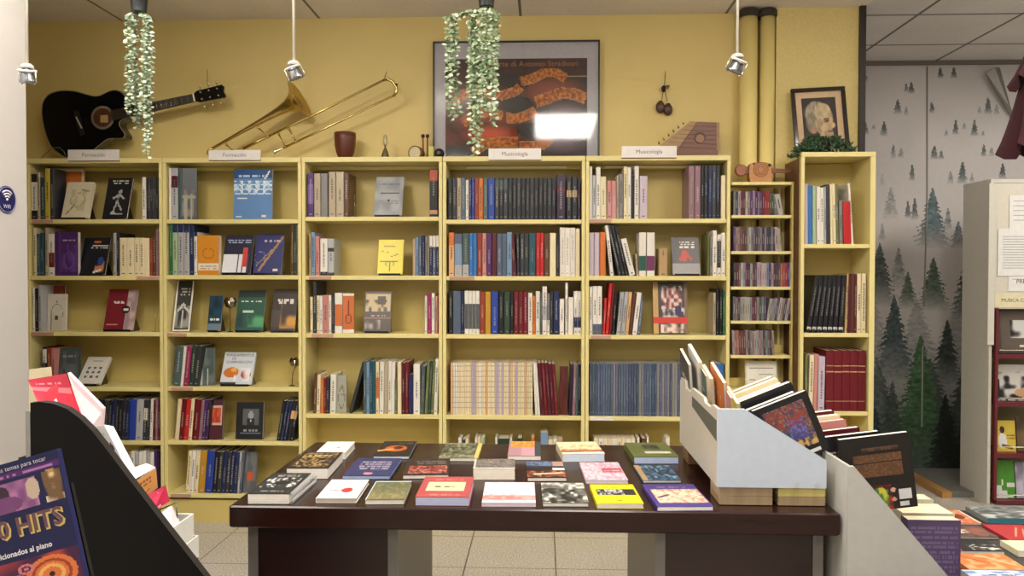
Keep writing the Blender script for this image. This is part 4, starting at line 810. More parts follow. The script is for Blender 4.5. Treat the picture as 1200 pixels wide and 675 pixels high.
for p, q in (((350, 335), (405, 385)), ((170, 430), (205, 462)), ((465, 372), (500, 440)), ((522, 342), (560, 412))):
    MB().tube([tp(*p), tp(*q)], .004, BR, 8).ball(tp(*p), .009, BR, 8).ball(tp(*q), .009, BR, 8).build('brace', 'brass', tr)
MB().tube([tp(1062, 62), tp(1060, 50), tp(1072, 18)], [.004, .004, .002], (190, 180, 150), 6).ball(tp(1126, 92), .008, (50, 40, 30), 8).build('water_key', 'brass', sbw)
MB().lathe([(.006, 0), (.006, .05), (.009, .06), (.013, .08), (.0135, .085)], tp(510, 438), tp(460, 462)-tp(510, 438), (210, 206, 190), 14).build('mouthpiece', 'steel', tr)
# brown cup
cY = D+.13
def lathe_thing(name, label, cat, px, ybot, prof, Y, m_, col, scale=None, seg=28, cols=None):
    a = at(px, ybot, Y); k = Y/F
    m = MB().lathe([(r*k, h*k) for r, h in prof], (a.x, Y, ZT+.0006), (0, 0, 1), col, seg, cols, ends=False)
    return tag(m.build(name, m_, None, loc=(a.x, Y, ZT+.0006)), label, cat)
zoff = 0
lathe_thing('wooden_cup', 'dark brown carved wooden cup with rounded base on the bookcase', 'cup', 404.5, 185, [(.1, 0), (5, .3), (8, 3), (10.5, 9), (12, 17), (12.6, 25), (12.8, 32), (12, 32.3), (11.2, 31.5), (10.5, 20), (8, 6), (.1, 4)], cY, 'satin', (92, 44, 28))
# hand bell
a = at(451.5, 178.5, cY); k = cY/F
hb = thing('hand_bell', 'small silver hand bell with loop handle beside the brown cup', 'bell', (a.x, cY, ZT+.001))
MB().lathe([(6*k, 0), (5.6*k, 2*k), (4.2*k, 6*k), (3.2*k, 10*k), (1.4*k, 14*k), (.8*k, 16*k)], (0, 0, 0), (0, 0, 1), (150, 146, 120), 20, ends=False).build('bell_body', 'steel', hb, world=False)
MB().tube([(2.0*k*math.sin(t/10*2*PI), 0, (23-6.5*math.cos(t/10*2*PI))*k) for t in range(11)], .9*k, (140, 136, 110), 8).build('handle', 'steel', hb, world=False)
MB().ball((0, 0, 1.5*k), 1.5*k, (90, 86, 70), 10).build('clapper', 'steel', hb, world=False)
# little figure
a = at(465.5, 184, cY); tag(MB().lathe([(2*k, 0), (2*k, 1.2*k), (.8*k, 3*k), (1.1*k, 3.8*k), (.1*k, 4.6*k)], (0, 0, 0), (0, 0, 1), (90, 90, 60), 10).build('tiny_figurine', 'satin', None, loc=(a.x, cY, ZT+.0008), world=False), 'tiny dark figurine to the right of the hand bell', 'figurine')
# small drum
a = at(486, 176.5, cY); dr = thing('hand_drum', 'small round hand drum standing on edge beside the mallets', 'drum', (a.x, cY, ZT+.001))
rr = 8.4*k
MB().lathe([(rr*.86, -.001), (rr, 0), (rr, .05), (rr*.86, .051)], (0, 0, rr), (.25, 1, 0), (120, 78, 40), 28, ends=False).build('drum_shell', 'wood', dr, world=False)
MB().lathe([(rr*.86, 0), (.001, -.0015)], (0, 0, rr), (.25, 1, 0), (206, 196, 160), 28, ends=False).build('drum_skin', 'paper', dr, world=False)
# mallets
for i, (x, t) in enumerate(((495.6, -.3), (500, .2))):
    a = at(x, 184, cY+.01); H = 31*k
    mm = thing('drum_mallet', 'thin wooden mallet with dark head standing upright, %s of two' % ('left', 'right')[i], 'mallet', (a.x, cY+.03, ZT+.001))
    MB().tube([(0, 0, 0), (t*k*2, 0, H*.9)], 1.0*k, (140, 72, 40), 8).build('stick', 'wood', mm, world=False)
    MB().lathe([(.2*k, H*.86), (2*k, H*.88), (2.3*k, H*.95), (1.6*k, H), (.1*k, H*1.01)], (t*k*2, 0, 0), (0, 0, 1), (60, 18, 24), 12, ends=False).build('head', 'satin', mm, world=False)
a = at(505, 183, cY+.03); tag(MB().bbox(-3*k, 3*k, -.02, .02, 0, 17*k, (198, 196, 96), .002).build('small_box', 'satin', None, loc=(a.x, cY+.05, ZT+.0008), world=False), 'small upright yellow-green box behind the black ball', 'box')
a = at(515, 178, cY-.02); b_ = MB().ball((0, 0, 6.2*k), 6.2*k, (26, 22, 24), 20)
b_.lathe([(2.2*k, 0), (1.6*k, .004)], (0, -6.0*k, 6.4*k), (0, -1, 0), (90, 80, 80), 14); tag(b_.build('black_ball', 'satin', None, loc=(a.x, cY-.03, ZT+.0008), world=False), 'round black ball shaker beside the poster frame', 'shaker')
a = at(526, 181, cY-.02); tag(MB().lathe([(2.4*k, 0), (2.6*k, 1*k), (1*k, 2.5*k), (.1*k, 2.8*k)], (0, 0, 0), (0, 0, 1), (190, 170, 120), 12).lathe([(1.3*k, 0), (1.2*k, 5*k)], (-.004, 0, 1.4*k), (1, 0, .1), (190, 170, 120), 10).build('small_whistle', 'gloss', None, loc=(a.x, cY-.05, ZT+.0008), world=False), 'tiny pale whistle in front of the poster frame', 'whistle')

# poster
PY = D+.235
tl, br = at(507.5, 49, PY), at(702.5, 183.5, PY); W_, H_ = br.x-tl.x, tl.z-(ZT+.001)
po = thing('framed_poster', 'large framed poster of ornate violins behind reflective glass', 'framed poster', ((tl.x+br.x)/2, PY, ZT+.001), (-.006, 0, 0))
f_ = .009; m = MB()
for a in ((-W_/2, W_/2, 0, f_), (-W_/2, W_/2, H_-f_, H_), (-W_/2, -W_/2+f_, f_, H_-f_), (W_/2-f_, W_/2, f_, H_-f_)): m.box(a[0], a[1], -.012, .008, a[2], a[3], (34, 30, 30))
m.build('frame', 'satin', po, world=False)
MB().box(-W_/2+f_, W_/2-f_, .001, .006, f_, H_-f_, (214, 211, 217)).build('mat_board', 'paper', po, world=False)
pu0, pu1 = (.075, .925); pv0, pv1 = (.02, .855)
def poster(u, v):
    # u,v over print; image pixel coords of the 945x675 crop: x 105..843, y 640..122
    X = 105+738*u; Yp = 640-518*v
    n = vn(u*6, v*5, 2)
    c = mixc((58, 28, 24), (122, 54, 34), n)
    if v < .14: c = mixc((40, 38, 44), (84, 76, 84), vn(u*14, v*9+u*4, 5))
    if v > .8: c = mixc((56, 28, 24), (84, 40, 30), n)
    if u > .84 and .62 < v < .8: c = (34, 32, 34)
    def body(cx, cy, rx, ry, col, k=1):
        nonlocal c
        q = ((X-cx)/rx)**2+((Yp-cy)/ry)**2
        if q < 1: c = mixc(tuple(w*1.25 for w in col), tuple(w*.5 for w in col), q)
    body(660, 290, 190, 80, (136, 64, 44)); body(470, 235, 90, 40, (26, 18, 18)); body(300, 440, 200, 90, (120, 52, 36))
    body(480, 355, 80, 42, (24, 20, 20)); body(720, 420, 160, 90, (120, 98, 104)); body(340, 510, 170, 60, (184, 74, 42)); body(540, 490, 60, 36, (30, 24, 26)); body(700, 560, 140, 60, (92, 74, 84))
    bands = [([(150, 350), (200, 300), (260, 280), (330, 300), (400, 310), (470, 290), (495, 265)], 24), ([(500, 240), (560, 225), (620, 195), (680, 195), (730, 225)], 25),
             ([(200, 450), (260, 410), (330, 395), (400, 415)], 25), ([(425, 425), (480, 430), (540, 410), (575, 390)], 26), ([(578, 345), (640, 325), (710, 300), (780, 305), (835, 330)], 30),
             ([(250, 600), (320, 555), (400, 550), (480, 550)], 27), ([(495, 570), (560, 575), (620, 560), (650, 530)], 28)]
    for P, hw in bands:
        for (x0, y0), (x1, y1) in zip(P[:-1], P[1:]):
            dx, dy = x1-x0, y1-y0; t = ((X-x0)*dx+(Yp-y0)*dy)/(dx*dx+dy*dy)
            if -.05 <= t <= 1.05:
                d = abs((X-x0)*dy-(Yp-y0)*dx)/math.hypot(dx, dy)
                if d < hw:
                    q = vn(X/9, Yp/9, 7); col = mixc((150, 58, 18), (250, 168, 60), q)
                    c = (196, 150, 90) if d > hw-3 else col
    if 214 < Yp < 218 and X > 740: c = (190, 160, 120)
    return c
pw = (pu1-pu0)*W_; ph = (pv1-pv0)*H_
pr = MB().paint((-W_/2+pu0*W_, -.001, pv0*H_), (pw, 0, 0), (0, 0, ph), 130, 92, poster)
pr.text('L\'Arte di Antonio Stradivari', (.10, -.0016, pv0*H_+ph*.945), (1, 0, 0), (0, 0, 1), .047, (184, 124, 84)).build('print', 'paper', po, world=False)
MB().box(-W_/2+f_, W_/2-f_, -.008, -.006, f_, H_-f_, (255, 255, 255)).build('glass_pane', 'glass', po, world=False)

# castanets
cs_ = thing('castanets', 'pair of dark wooden castanets hanging on the yellow wall by a cord', 'castanets', (at(777, 100, WALL).x, WALL-.01, at(777, 137, WALL).z))
def ca(x, y, dy=0): return at(760+x/6.14, 80+y/6.14, WALL-.02+dy)
MB().tube([ca(120, 40, .015), ca(115, 120), ca(105, 170), ca(95, 225)], .002, (96, 60, 40), 6).tube([ca(115, 120), ca(122, 180), ca(135, 240)], .002, (96, 60, 40), 6).build('cord', 'cloth', cs_)
MB().ball(ca(108, 148), .013, (40, 26, 26), 10, (1, .6, 1.6)).tube([ca(108, 140), ca(130, 128), ca(150, 125), ca(135, 145)], .004, (50, 34, 34), 6).build('knot', 'cloth', cs_)
for x, y in ((85, 280), (140, 298)):
    m = MB().ball(ca(x, y), .028, (74, 48, 36), 20, (.95, .55, 1.25)); m.ball(ca(x+2, y-36), .012, (64, 40, 30), 10, (1.2, .7, .9)); m.build('shell', 'satin', cs_)
tag(MB().lathe([(.002, 0), (.0045, .012)], ca(120, 30, .02), (0, -1, 0), (150, 140, 110), 8).build('nail', 'steel'), 'small nail in the wall holding the castanets cord', 'nail')
# zither
ZY = D+.11
def za(x, y, dy=0): return at(760+x/6.14, 80+y/6.14, ZY+dy)
zi = thing('zither', 'brown wooden zither with round hole and slanted pinned edge', 'zither', (za(330, 500).x, ZY, ZT))
zl = ZT+.001
def zc(x, y):
    p = za(x, y); 
    if y > 590: p.z = zl
    return p
MB().prism([zc(165, 600), zc(500, 600), zc(500, 390), zc(350, 385)], (0, .035, 0), (112, 72, 56), (150, 110, 70)).build('soundboard', 'wood', zi)
MB().prism([zc(60, 600), zc(163, 600), zc(348, 386), zc(300, 382), zc(60, 575)], (0, .03, 0), (160, 126, 84)).build('pin_block', 'wood', zi)
bar(za(495, 595, -.002)+Vector((.004, 0, .004)), za(495, 390, -.002)+Vector((.004, 0, 0)), .008, .008, 0, .02, (150, 112, 70)).build('hitch_rail', 'wood', zi)
hc = za(368, 500, -.002)
MB().lathe([(.031, 0), (.031, .001), (.028, .0015), (.026, .0004)], hc, (0, -1, 0), (70, 44, 34), 28).lathe([(.024, 0), (.024, .0012)], hc+Vector((.002, -.001, -.005)), (0, -1, 0), (140, 96, 64), 24).build('soundhole', 'satin', zi)
m = MB()
for i in range(6):
    p = za(80+i*35, 545-i*29, -.004); m.lathe([(.005, 0), (.005, .016)], p+Vector((0, .01, 0)), (-.4, -.2, 1), (170, 150, 110), 8)
m.build('tuning_pins', 'steel', zi)
m = MB()
for i in range(6):
    p = za(110+i*35, 560-i*29, -.003); q = za(490, 580-i*32, -.003); m.tube([p, q], .0006, (150, 130, 110), 4)
m.build('strings', 'steel', zi)

# rustic fiddle on CD rack
RY = D+.05
def ra(x, y, dy=0): return at(820+x/8.436, 160+y/8.436, RY+dy)
rf = thing('rustic_fiddle', 'carved brown wooden folk instrument lying on top of the CD rack', 'instrument', (ra(600, 400).x, RY, zz6[0]))
kk = RY/F/8.436
body = smooth([ra(x, y) for x, y in ((500, 250), (530, 228), (620, 224), (690, 235), (715, 260), (718, 330), (712, 415), (640, 424), (520, 424), (497, 395), (490, 320))], 3)
zmn = min(p.z for p in body); body = [p+Vector((0, 0, zz6[0]+.001-zmn)) for p in body]
MB().prism(body, (0, .05, 0), (190, 132, 76), (126, 80, 46)).build('body', 'wood', rf)
c = ra(605, 325, -.003); m = MB()
for r in (70, 50, 30): m.tube([c+Vector((math.cos(t/16*2*PI)*r*kk, 0, math.sin(t/16*2*PI)*r*kk)) for t in range(17)], .0016, (120, 66, 34), 5)
m.build('carved_rings', 'wood', rf)
MB().lathe([(55*kk, 0), (58*kk, .006), (58*kk, .022), (50*kk, .028)], ra(400, 338, .03), (0, -1, 0), (150, 92, 58), 28).build('peg_disc', 'wood', rf)
bar(ra(440, 335, .01), ra(505, 335, .01), 36*kk, 40*kk, 0, .025, (120, 68, 42)).build('joint', 'wood', rf)
bar(ra(712, 335, .0), ra(955, 342, .0), 22*kk, 16*kk, 0, .02, (128, 76, 46)).build('neck', 'wood', rf)
MB().ball(ra(690, 282, .0), .009, (60, 34, 22), 8).ball(ra(535, 270, 0), .006, (60, 34, 22), 8).build('knob', 'satin', rf)

# portrait picture + plant
QY = D7+.19
tl, tr_, bl_ = at(928.5, 101, QY), at(995, 100, QY), at(933, 180, QY)
pw = tr_.x-tl.x-.012; ph = tl.z-zt7
pt = thing('framed_portrait', 'dark framed portrait of an old white-haired man in profile on the right bookcase', 'framed picture', ((tl.x+tr_.x)/2+.012, QY-.01, zt7+.001), (-.12, -.045, 0))
m = MB(); f_ = .022
for a in ((-pw/2, pw/2, 0, f_), (-pw/2, pw/2, ph-f_, ph), (-pw/2, -pw/2+f_, f_, ph-f_), (pw/2-f_, pw/2, f_, ph-f_)): m.bbox(a[0], a[1], -.012, .008, a[2], a[3], (36, 26, 24), .003)
m.build('frame', 'gloss', pt, world=False)
MB().box(-pw/2+f_, pw/2-f_, .001, .005, f_, ph-f_, (206, 176, 140)).build('mat_board', 'paper', pt, world=False)
def portrait(u, v):
    n = vn(u*9, v*9, 3); c = mixc((52, 46, 46), (76, 68, 64), n)
    def el(cx, cy, rx, ry, col, s=1):
        nonlocal c
        q = ((u-cx)/rx)**2+((v-cy)/ry)**2
        if q < 1: c = mixc(tuple(k*(.9+.2*n) for k in col), c, max(0, q-.75)*2.5*s)
    el(.3, .0, .42, .26, (44, 38, 38))                  # coat
    el(.42, .68, .35, .26, (158, 148, 126))             # hair
    el(.3, .52, .22, .22, (128, 116, 98))
    el(.62, .56, .28, .33, (184, 160, 124))             # face
    el(.58, .74, .26, .16, (194, 172, 134)); el(.86, .46, .08, .06, (196, 166, 126))   # forehead, nose
    el(.8, .5, .07, .1, (190, 162, 124)); el(.72, .3, .16, .1, (176, 148, 114))
    el(.3, .38, .07, .07, (170, 132, 104))              # ear
    el(.5, .46, .1, .14, (160, 132, 102)); el(.7, .545, .09, .035, (134, 108, 84)); el(.62, .42, .12, .08, (196, 170, 132))
    if .62 < u < .78 and abs(v-.575-(u-.6)*.1) < .014: c = (104, 84, 68)
    if .68 < u < .75 and abs(v-.54) < .012: c = (70, 54, 48)
    if .72 < u < .86 and abs(v-.34) < .013: c = (110, 70, 60)
    el(.5, .2, .18, .08, (196, 190, 176))               # collar
    if u > .95 or v > .93: c = (60, 54, 52)
    c = mixc(c, (40, 34, 34), max(0, (.25-v)*1.5))
    q = vn(u*30, v*12+u*10, 8)
    if ((u-.4)/.34)**2+((v-.68)/.26)**2 < 1 and u < .55: c = mixc(mixc(c, (190, 180, 156), .5*q), (92, 82, 70), .6*max(0, .6-q))
    return c
MB().paint((-pw/2+.056, -.0005, f_+.02), (pw-.112, 0, 0), (0, 0, ph-f_*2-.055), 54, 70, portrait).build('portrait_print', 'paper', pt, world=False)
# trailing plant by portrait
a = at(967, 178, D7+.06); pp = thing('potted_plant', 'small dark green trailing plant in a black pot before the portrait', 'plant', (a.x, D7+.06, zt7+.001))
MB().lathe([(.001, 0), (.028, 0), (.036, .055), (.038, .06), (.032, .06), (.03, .05), (.001, .05)], (0, 0, 0), (0, 0, 1), (20, 20, 22), 20, ends=False).build('pot', 'satin', pp, world=False)
m = MB(); st = MB(); rr = random.Random(3)
def leafq(m, p, d, n, L, W, col):
    d = d.normalized(); s = d.cross(n)
    if s.length < 1e-4: s = Vector((1, 0, 0))
    s.normalize(); u_ = s.cross(d)
    m.poly([p, p+d*L*.35+s*W*.5+u_*L*.05, p+d*L*.7+s*W*.4, p+d*L, p+d*L*.7-s*W*.4, p+d*L*.35-s*W*.5+u_*L*.05], col)
for k in range(70):
    sd = rr.choice((-1, -1, 1)); reach = rr.uniform(.02, .19) if sd < 0 else rr.uniform(.02, .16)
    y = rr.uniform(-.035, .03); z0 = .05; P = []
    for t in range(8):
        q = t/7; P.append(Vector((sd*reach*q, y*q*1.5, z0+.12*q*(1-q)*rr.uniform(.6, 1.7)+(-.035*q if reach < .15 else -.07*q*q))))
    for p in P: p.z = max(p.z, .004) if abs(p.x) < .16 else p.z
    st.tube(P, .0008, (50, 70, 40), 4)
    for p in P[1:]:
        for _ in range(3):
            leafq(m, p, Vector((rr.uniform(-1, 1), rr.uniform(-1, .3), rr.uniform(-.3, 1))), Vector((0, -1, .3)), rr.uniform(.016, .032), .009, (rr.randint(34, 60), rr.randint(62, 90), rr.randint(36, 52)))
st.build('stems', 'leaf', pp, world=False); m.build('foliage', 'leaf', pp, world=False)

# ------------------------------------------------------------------ hanging plants
def hanging(px, py, depth, strands, label, cols, leafL, seed, potoff=0, potr=.036):
    rr = random.Random(seed); Y = depth; c = at(px, py, Y)
    o = thing('hanging_plant', label, 'hanging plant', (c.x, Y, c.z))
    MB().lathe([(.001, 0), (potr*.78, 0), (potr*.8, .004), (potr, .085), (potr*1.1, .088), (potr*1.1, .098), (potr*.9, .098), (potr*.85, .08), (.001, .08)], (0, 0, 0), (0, 0, 1), (34, 36, 38), 24, ends=False).build('pot', 'satin', o, world=False)
    m = MB()
    for k in range(3):
        an = 2*PI*k/3; m.tube([(potr*math.cos(an), potr*math.sin(an), .095), (0, 0, .24)], .0012, (60, 60, 60), 5)
    m.tube([(0, 0, .24), (0, 0, CEIL-c.z-.004)], .0014, (60, 60, 60), 5); m.lathe([(.014, 0), (.006, -.02)], (0, 0, CEIL-c.z-.001), (0, 0, 1), (200, 196, 190), 12); m.build('hanger', 'steel', o, world=False)
    st = MB(); lf = MB()
    for (x, yend, dy) in strands:
        e = at(x, yend, Y); dx = e.x-c.x; an = math.atan2(dy, dx+1e-4); n = 14
        P = [Vector((potr*.5*math.cos(an), potr*.5*math.sin(an), .001)), Vector((potr*.9*math.cos(an)+dx*.1, potr*.9*math.sin(an), -.008))]
        L = c.z-e.z
        for t in range(1, n+1):
            q = t/n; P.append(Vector((potr*.9*math.cos(an)*(1-q)+dx*((.85+.15*q) if abs(dx) > .09 else (.45+.55*q))+rr.uniform(-.004, .004), (potr*.8*math.sin(an)*(1-q)+dy*q)+rr.uniform(-.004, .004), -.012-(L-.012)*q)))
        st.tube(P, .0009, (96, 120, 80), 4)
        cur = 0
        for i in range(1, len(P)-1):
            a_, b_ = P[i], P[i+1]; seg = (b_-a_).length; k = max(2, int(seg/(leafL*.62)))
            for j in range(k):
                p = a_+(b_-a_)*((j+.5)/k)
                for s in (-1, 1):
                    an2 = cur+rr.uniform(-.3, .3); cur += 1.3
                    d = Vector((s*math.cos(an2), s*math.sin(an2), rr.uniform(-.5, .1)))
                    leafq(lf, p, d, Vector((rr.uniform(-.5, .5), -1, rr.uniform(-.2, 1))), leafL*rr.uniform(.8, 1.25), leafL*rr.uniform(.6, .8), jit_r(rr, rr.choice(cols)))
    st.build('stems', 'leaf', o, world=False); lf.build('foliage', 'leaf', o, world=False)
def jit_r(rr, c): d = rr.uniform(-14, 14); return tuple(max(0, min(255, v+d)) for v in c)
rs = random.Random(11)
s1 = [(rs.uniform(155, 179), rs.uniform(118, 150), rs.uniform(-.04, .04)) for _ in range(11)]+[(172, 186, 0), (168, 170, .02), (155, 140, -.02), (176, 165, 0)]
hanging(163, 15, 3.1, s1, 'dusty green trailing plant in a black pot hanging before the guitar neck', [(146, 158, 134), (176, 186, 158), (112, 130, 110), (132, 146, 122)], .017, 5)
s2 = [(rs.uniform(546, 579), rs.uniform(90, 148), rs.uniform(-.05, .05)) for _ in range(11)]+[(557, 184, 0), (562, 176, .01), (553, 168, -.01), (530, 142, 0), (536, 136, .02), (527, 120, -.02), (533, 60, .03), (577, 146, 0)]
hanging(570, 9, 3.05, s2, 'pale variegated trailing plant in a black pot hanging before the violin poster', [(168, 182, 150), (196, 204, 176), (134, 158, 116), (112, 134, 94)], .020, 6)

# ------------------------------------------------------------------ pendant spots
def spot(px, py, Y, tilt, label):
    c = at(px, py, Y); rtop = at(px-2, 0, Y); 
    o = thing('pendant_spotlight', label, 'spotlight', (c.x, Y, c.z), group='hanging halogen spots')
    MB().tube([(0, 0, .03), (0, 0, CEIL-c.z-.002)], .0048, (206, 200, 184), 10).build('rod', 'satin', o, world=False)
    R = Euler((.25, tilt, 0)).to_matrix()
    MB().lathe([(.013, .035), (.02, .03), (.022, .02), (.012, .018)], (0, 0, 0), (0, 0, 1), (190, 186, 176), 16).build('socket', 'satin', o, world=False)
    ring = [Vector((math.cos(t/24*2*PI)*.027, math.sin(t/24*2*PI)*.027, .012)) for t in range(25)]
    MB().tube([R @ p for p in ring], .0042, (196, 192, 184), 8).build('collar_ring', 'satin', o, world=False)
    prof = [(.012, .018), (.02, .005), (.026, -.02), (.0275, -.028), (.025, -.03), (.002, -.024)]
    m = MB().lathe(prof, (0, 0, 0), R @ Vector((0, 0, 1)), (150, 152, 156), 20, ends=False); m.build('reflector_lamp', 'steel', o, world=False)
    m = MB()
    for s in (-1, 1): m.tube([R @ Vector((s*.03, 0, .012)), R @ Vector((s*.031, 0, -.026)), R @ Vector((s*.02, 0, -.034))], .0025, (200, 198, 190), 6)
    m.build('clip', 'steel', o, world=False)
spot(32, 87, 2.62, .1, 'white hanging spotlight nearest the left wall')
spot(344.5, 83, 2.75, -.35, 'white hanging spotlight above the trombone bell')
spot(864, 75, 2.7, .4, 'white hanging spotlight beside the twin yellow pipes')

# ------------------------------------------------------------------ wall sticker
WX = -2.06
p = WX/ray(7.5, 234).x; c = Vector((WX, ray(7.5, 234).y*p, CZ+ray(7.5, 234).z*p))
rad = 16.6*c.y/F
wf = thing('wifi_sticker', 'round navy sticker with white wifi symbol on the left white wall', 'sticker', (WX+.001, c.y, c.z))
MB().lathe([(rad, 0), (rad, .0012)], (0, 0, 0), (1, 0, 0), (30, 28, 84), 40).build('disc', 'gloss', wf, world=False)
m = MB()
for i, r in enumerate((.30, .5, .7)):
    m.tube([(.0022, -rad*r*math.sin(t)*-1, rad*(-.05)+rad*r*math.cos(t)) for t in [(-.75+1.5*k/12) for k in range(13)]], rad*.055, (230, 230, 240), 6)
m.ball((.0015, 0, rad*.02), rad*.09, (230, 230, 240), 8)
m.text('WiFi', (.0018, 0, -rad*.5), (0, 1, 0), (0, 0, 1), rad*.4, (200, 200, 230))
m.tube([(.0022, rad*.92*math.sin(t/32*2*PI), rad*.92*math.cos(t/32*2*PI)) for t in range(33)], rad*.025, (150, 150, 190), 5).build('symbol', 'satin', wf, world=False)

# ------------------------------------------------------------------ table
TZ = .75; DK = (58, 30, 22)
TX0, TX1, TY0, TY1 = -.912, .845, 2.194, 3.046
tb = thing('display_table', 'large dark brown wooden display table covered with books', 'table', (-.03, 2.62, 0))
MB().bbox(TX0, TX1, TY0, TY1, TZ-.064, TZ, (38, 18, 14), .004).build('tabletop', 'table_wood', tb)
def pedestal(x0, x1):
    y0, y1 = 2.27, 2.99; T = .03; z1 = TZ-.0645; g_ = (112, 108, 102)
    MB().box(x0, x0+T, y0, y1, 0, z1, g_).build('pedestal_side', 'satin', tb)
    MB().box(x1-T, x1, y0, y1, 0, z1, g_).build('pedestal_side', 'satin', tb)
    MB().box(x0+T+.001, x1-T-.001, y0+.004, y0+.022, 0, z1, (40, 17, 14)).build('front_panel', 'wood', tb)
    MB().box(x0+T+.001, x1-T-.001, y1-.022, y1-.004, 0, z1, (54, 22, 18)).build('rear_panel', 'wood', tb)
pedestal(-.885, -.43); pedestal(.335, .825)

# books lying on the table ------------------------------------------------
def flat(fl, fr, th, bl, label, bg, shapes, page=(232, 226, 216), z0=TZ, side=None, spine=None, texts=(), yawfix=None, res=64, twist=0, group='books laid out on the dark display table'):
    """fl, fr: front top corners px; th thickness px; bl: back-left top px"""
    t = th*onz((fl[0]+fr[0])/2, fl[1]+th, z0).y/F
    zt = z0+t
    a, b, c = onz(*fl, zt), onz(*fr, zt), onz(*bl, zt)
    shapes = [(*q[:6], q[6]*2.1, q[7]) if q[0] == 'n' else q for q in shapes]
    w = (b-a).length; ang = math.atan2(b.y-a.y, b.x-a.x); n = Vector((-math.sin(ang), math.cos(ang), 0)); dep = (c-a).dot(n)
    if yawfix is not None: ang = yawfix
    ob = book_parts('book', w, dep, t, bg, shapes, res, label, group, page=page, side=side, spine=spine, texts=texts)
    ob.rotation_euler = Euler((-PI/2, 0, 0)).to_matrix().to_4x4().to_euler()
    ob.rotation_euler = (Matrix.Rotation(ang, 3, 'Z') @ Matrix.Rotation(-PI/2, 3, 'X')).to_euler()
    mid = (a+b)/2
    ob.location = (mid.x, mid.y, zt+.0006)
    return ob
WL = (232, 226, 216)
o1 = flat((289.9, 578.8), (339.2, 579), 12.5, (320.5, 554.4), 'thick black spiral-bound book with white drawing at the table\'s front left corner', (40, 42, 44), [('n', .1, .3, .9, .75, (220, 220, 216), 8, 3), ('c', .55, .5, .2, .12, (30, 30, 32)), ('t', .2, .82, .8, .92, 'lgy', 2), ('t', .2, .1, .8, .18, 'gry', 1)])
w1 = o1.dimensions.x if False else .135
sp = MB(); a = onz(339.2, 579, TZ+.03); b = onz(368, 554.6, TZ+.03); n = 22
for i in range(n):
    p = a+(b-a)*((i+.5)/n); 
    ring = [Vector((p.x+.004+.006*math.cos(q/8*2*PI), p.y, p.z-.014+.017*math.sin(q/8*2*PI))) for q in range(9)]
    sp.tube(ring, .0011, (190, 190, 190), 5)
q = sp.build('spiral_binding', 'satin', None, loc=(0, 0, 0)); q.parent = o1; q.matrix_parent_inverse = (Matrix.Translation(o1.location) @ o1.rotation_euler.to_matrix().to_4x4()).inverted()
flat((335.5, 549), (384.7, 549), 13, (356, 530), 'thick dark book with brown rocky photo behind the spiral-bound book', (34, 30, 28), [('n', .08, .1, .92, .95, (150, 120, 76), 9, 4), ('t', .2, .65, .8, .85, (190, 160, 100), 2)])
flat((370, 530.5), (404.8, 530.5), 8, (383, 517.8), 'plain white book with tiny emblem at the table\'s back left', (230, 226, 218), [('c', .6, .45, .05, .05, (120, 110, 110)), ('t', .3, .7, .7, .74, (190, 180, 170), 1)])
flat((401, 557.7), (457, 558), 4, (419.5, 537), 'navy blue book with pale lettering and small pink emblem', (44, 52, 96), [('t', .2, .35, .85, .85, (150, 140, 160), 4), ('c', .5, .12, .1, .06, (210, 130, 140))], page=(170, 188, 216))
flat((370, 584.3), (417.7, 584.3), 5.4, (388.3, 562.3), 'white paperback with red brush stroke on the front row', (234, 228, 222), [('c', .62, .42, .14, .13, (196, 50, 48)), ('l', .2, .4, .6, .44, .02, (206, 70, 66)), ('t', .25, .68, .85, .8, (190, 170, 170), 2)], page=(196, 186, 172))
flat((427.8, 586), (473.7, 585.8), 5.8, (443.3, 564.2), 'green-brown landscape cover book with pale blue border, front row', (104, 100, 72), [('n', .05, .05, .95, .95, (140, 132, 92), 7, 3), ('n', .05, .4, .95, .95, (84, 92, 70), 6, 5), ('r', 0, 0, .04, 1, (180, 200, 206)), ('r', 0, .95, 1, 1, (180, 200, 206))])
flat((437.5, 534.8), (479.3, 534.8), 3.5, (454.3, 517.4), 'black book with orange violin scroll picture at the back row', (34, 28, 30), [('c', .5, .5, .32, .2, (190, 92, 40)), ('c', .55, .55, .14, .1, (60, 30, 20)), ('l', .05, .35, .4, .45, .05, (220, 150, 90)), ('t', .4, .85, .9, .9, 'gry', 1)], page=(206, 212, 226))
flat((472, 557.3), (526, 556.5), 4.5, (488, 538), 'dark book with row of small red and white figures', (44, 34, 34), [('n', .1, .1, .95, .55, (214, 150, 130), 12, 4), ('n', .1, .1, .95, .55, (150, 50, 50), 15, 6), ('t', .2, .65, .9, .9, (110, 100, 96), 2)])
flat((486.6, 582.5), (549.8, 582.9), 10.5, (501, 558.8), 'thick stack-like red bordered book with cream title plate', (168, 74, 76), [('r', .14, .28, .86, .72, (216, 200, 160)), ('t', .3, .46, .7, .56, (90, 80, 60), 1), ('t', .2, .82, .8, .9, (206, 130, 120), 1), ('t', .2, .08, .8, .15, (206, 130, 120), 1)], page=(182, 186, 212))
flat((513.5, 536.8), (560, 537.2), 3.8, (519.7, 519.3), 'grey-green photo cover book with yellow edge, back row', (98, 98, 74), [('n', 0, 0, .9, 1, (150, 148, 116), 9, 3), ('n', 0, .2, .9, .9, (60, 66, 52), 7, 7), ('r', .9, 0, 1, 1, (206, 190, 110))], side='r', spine=(206, 190, 110))
flat((554.5, 549.5), (603.5, 549.5), 13, (560, 538), 'thick cream book with grey crowd photo cover, middle row', (206, 200, 186), [('r', .05, .1, 1, 1, (84, 80, 76)), ('n', .05, .1, 1, 1, (150, 140, 132), 12, 3)], page=(232, 222, 206))
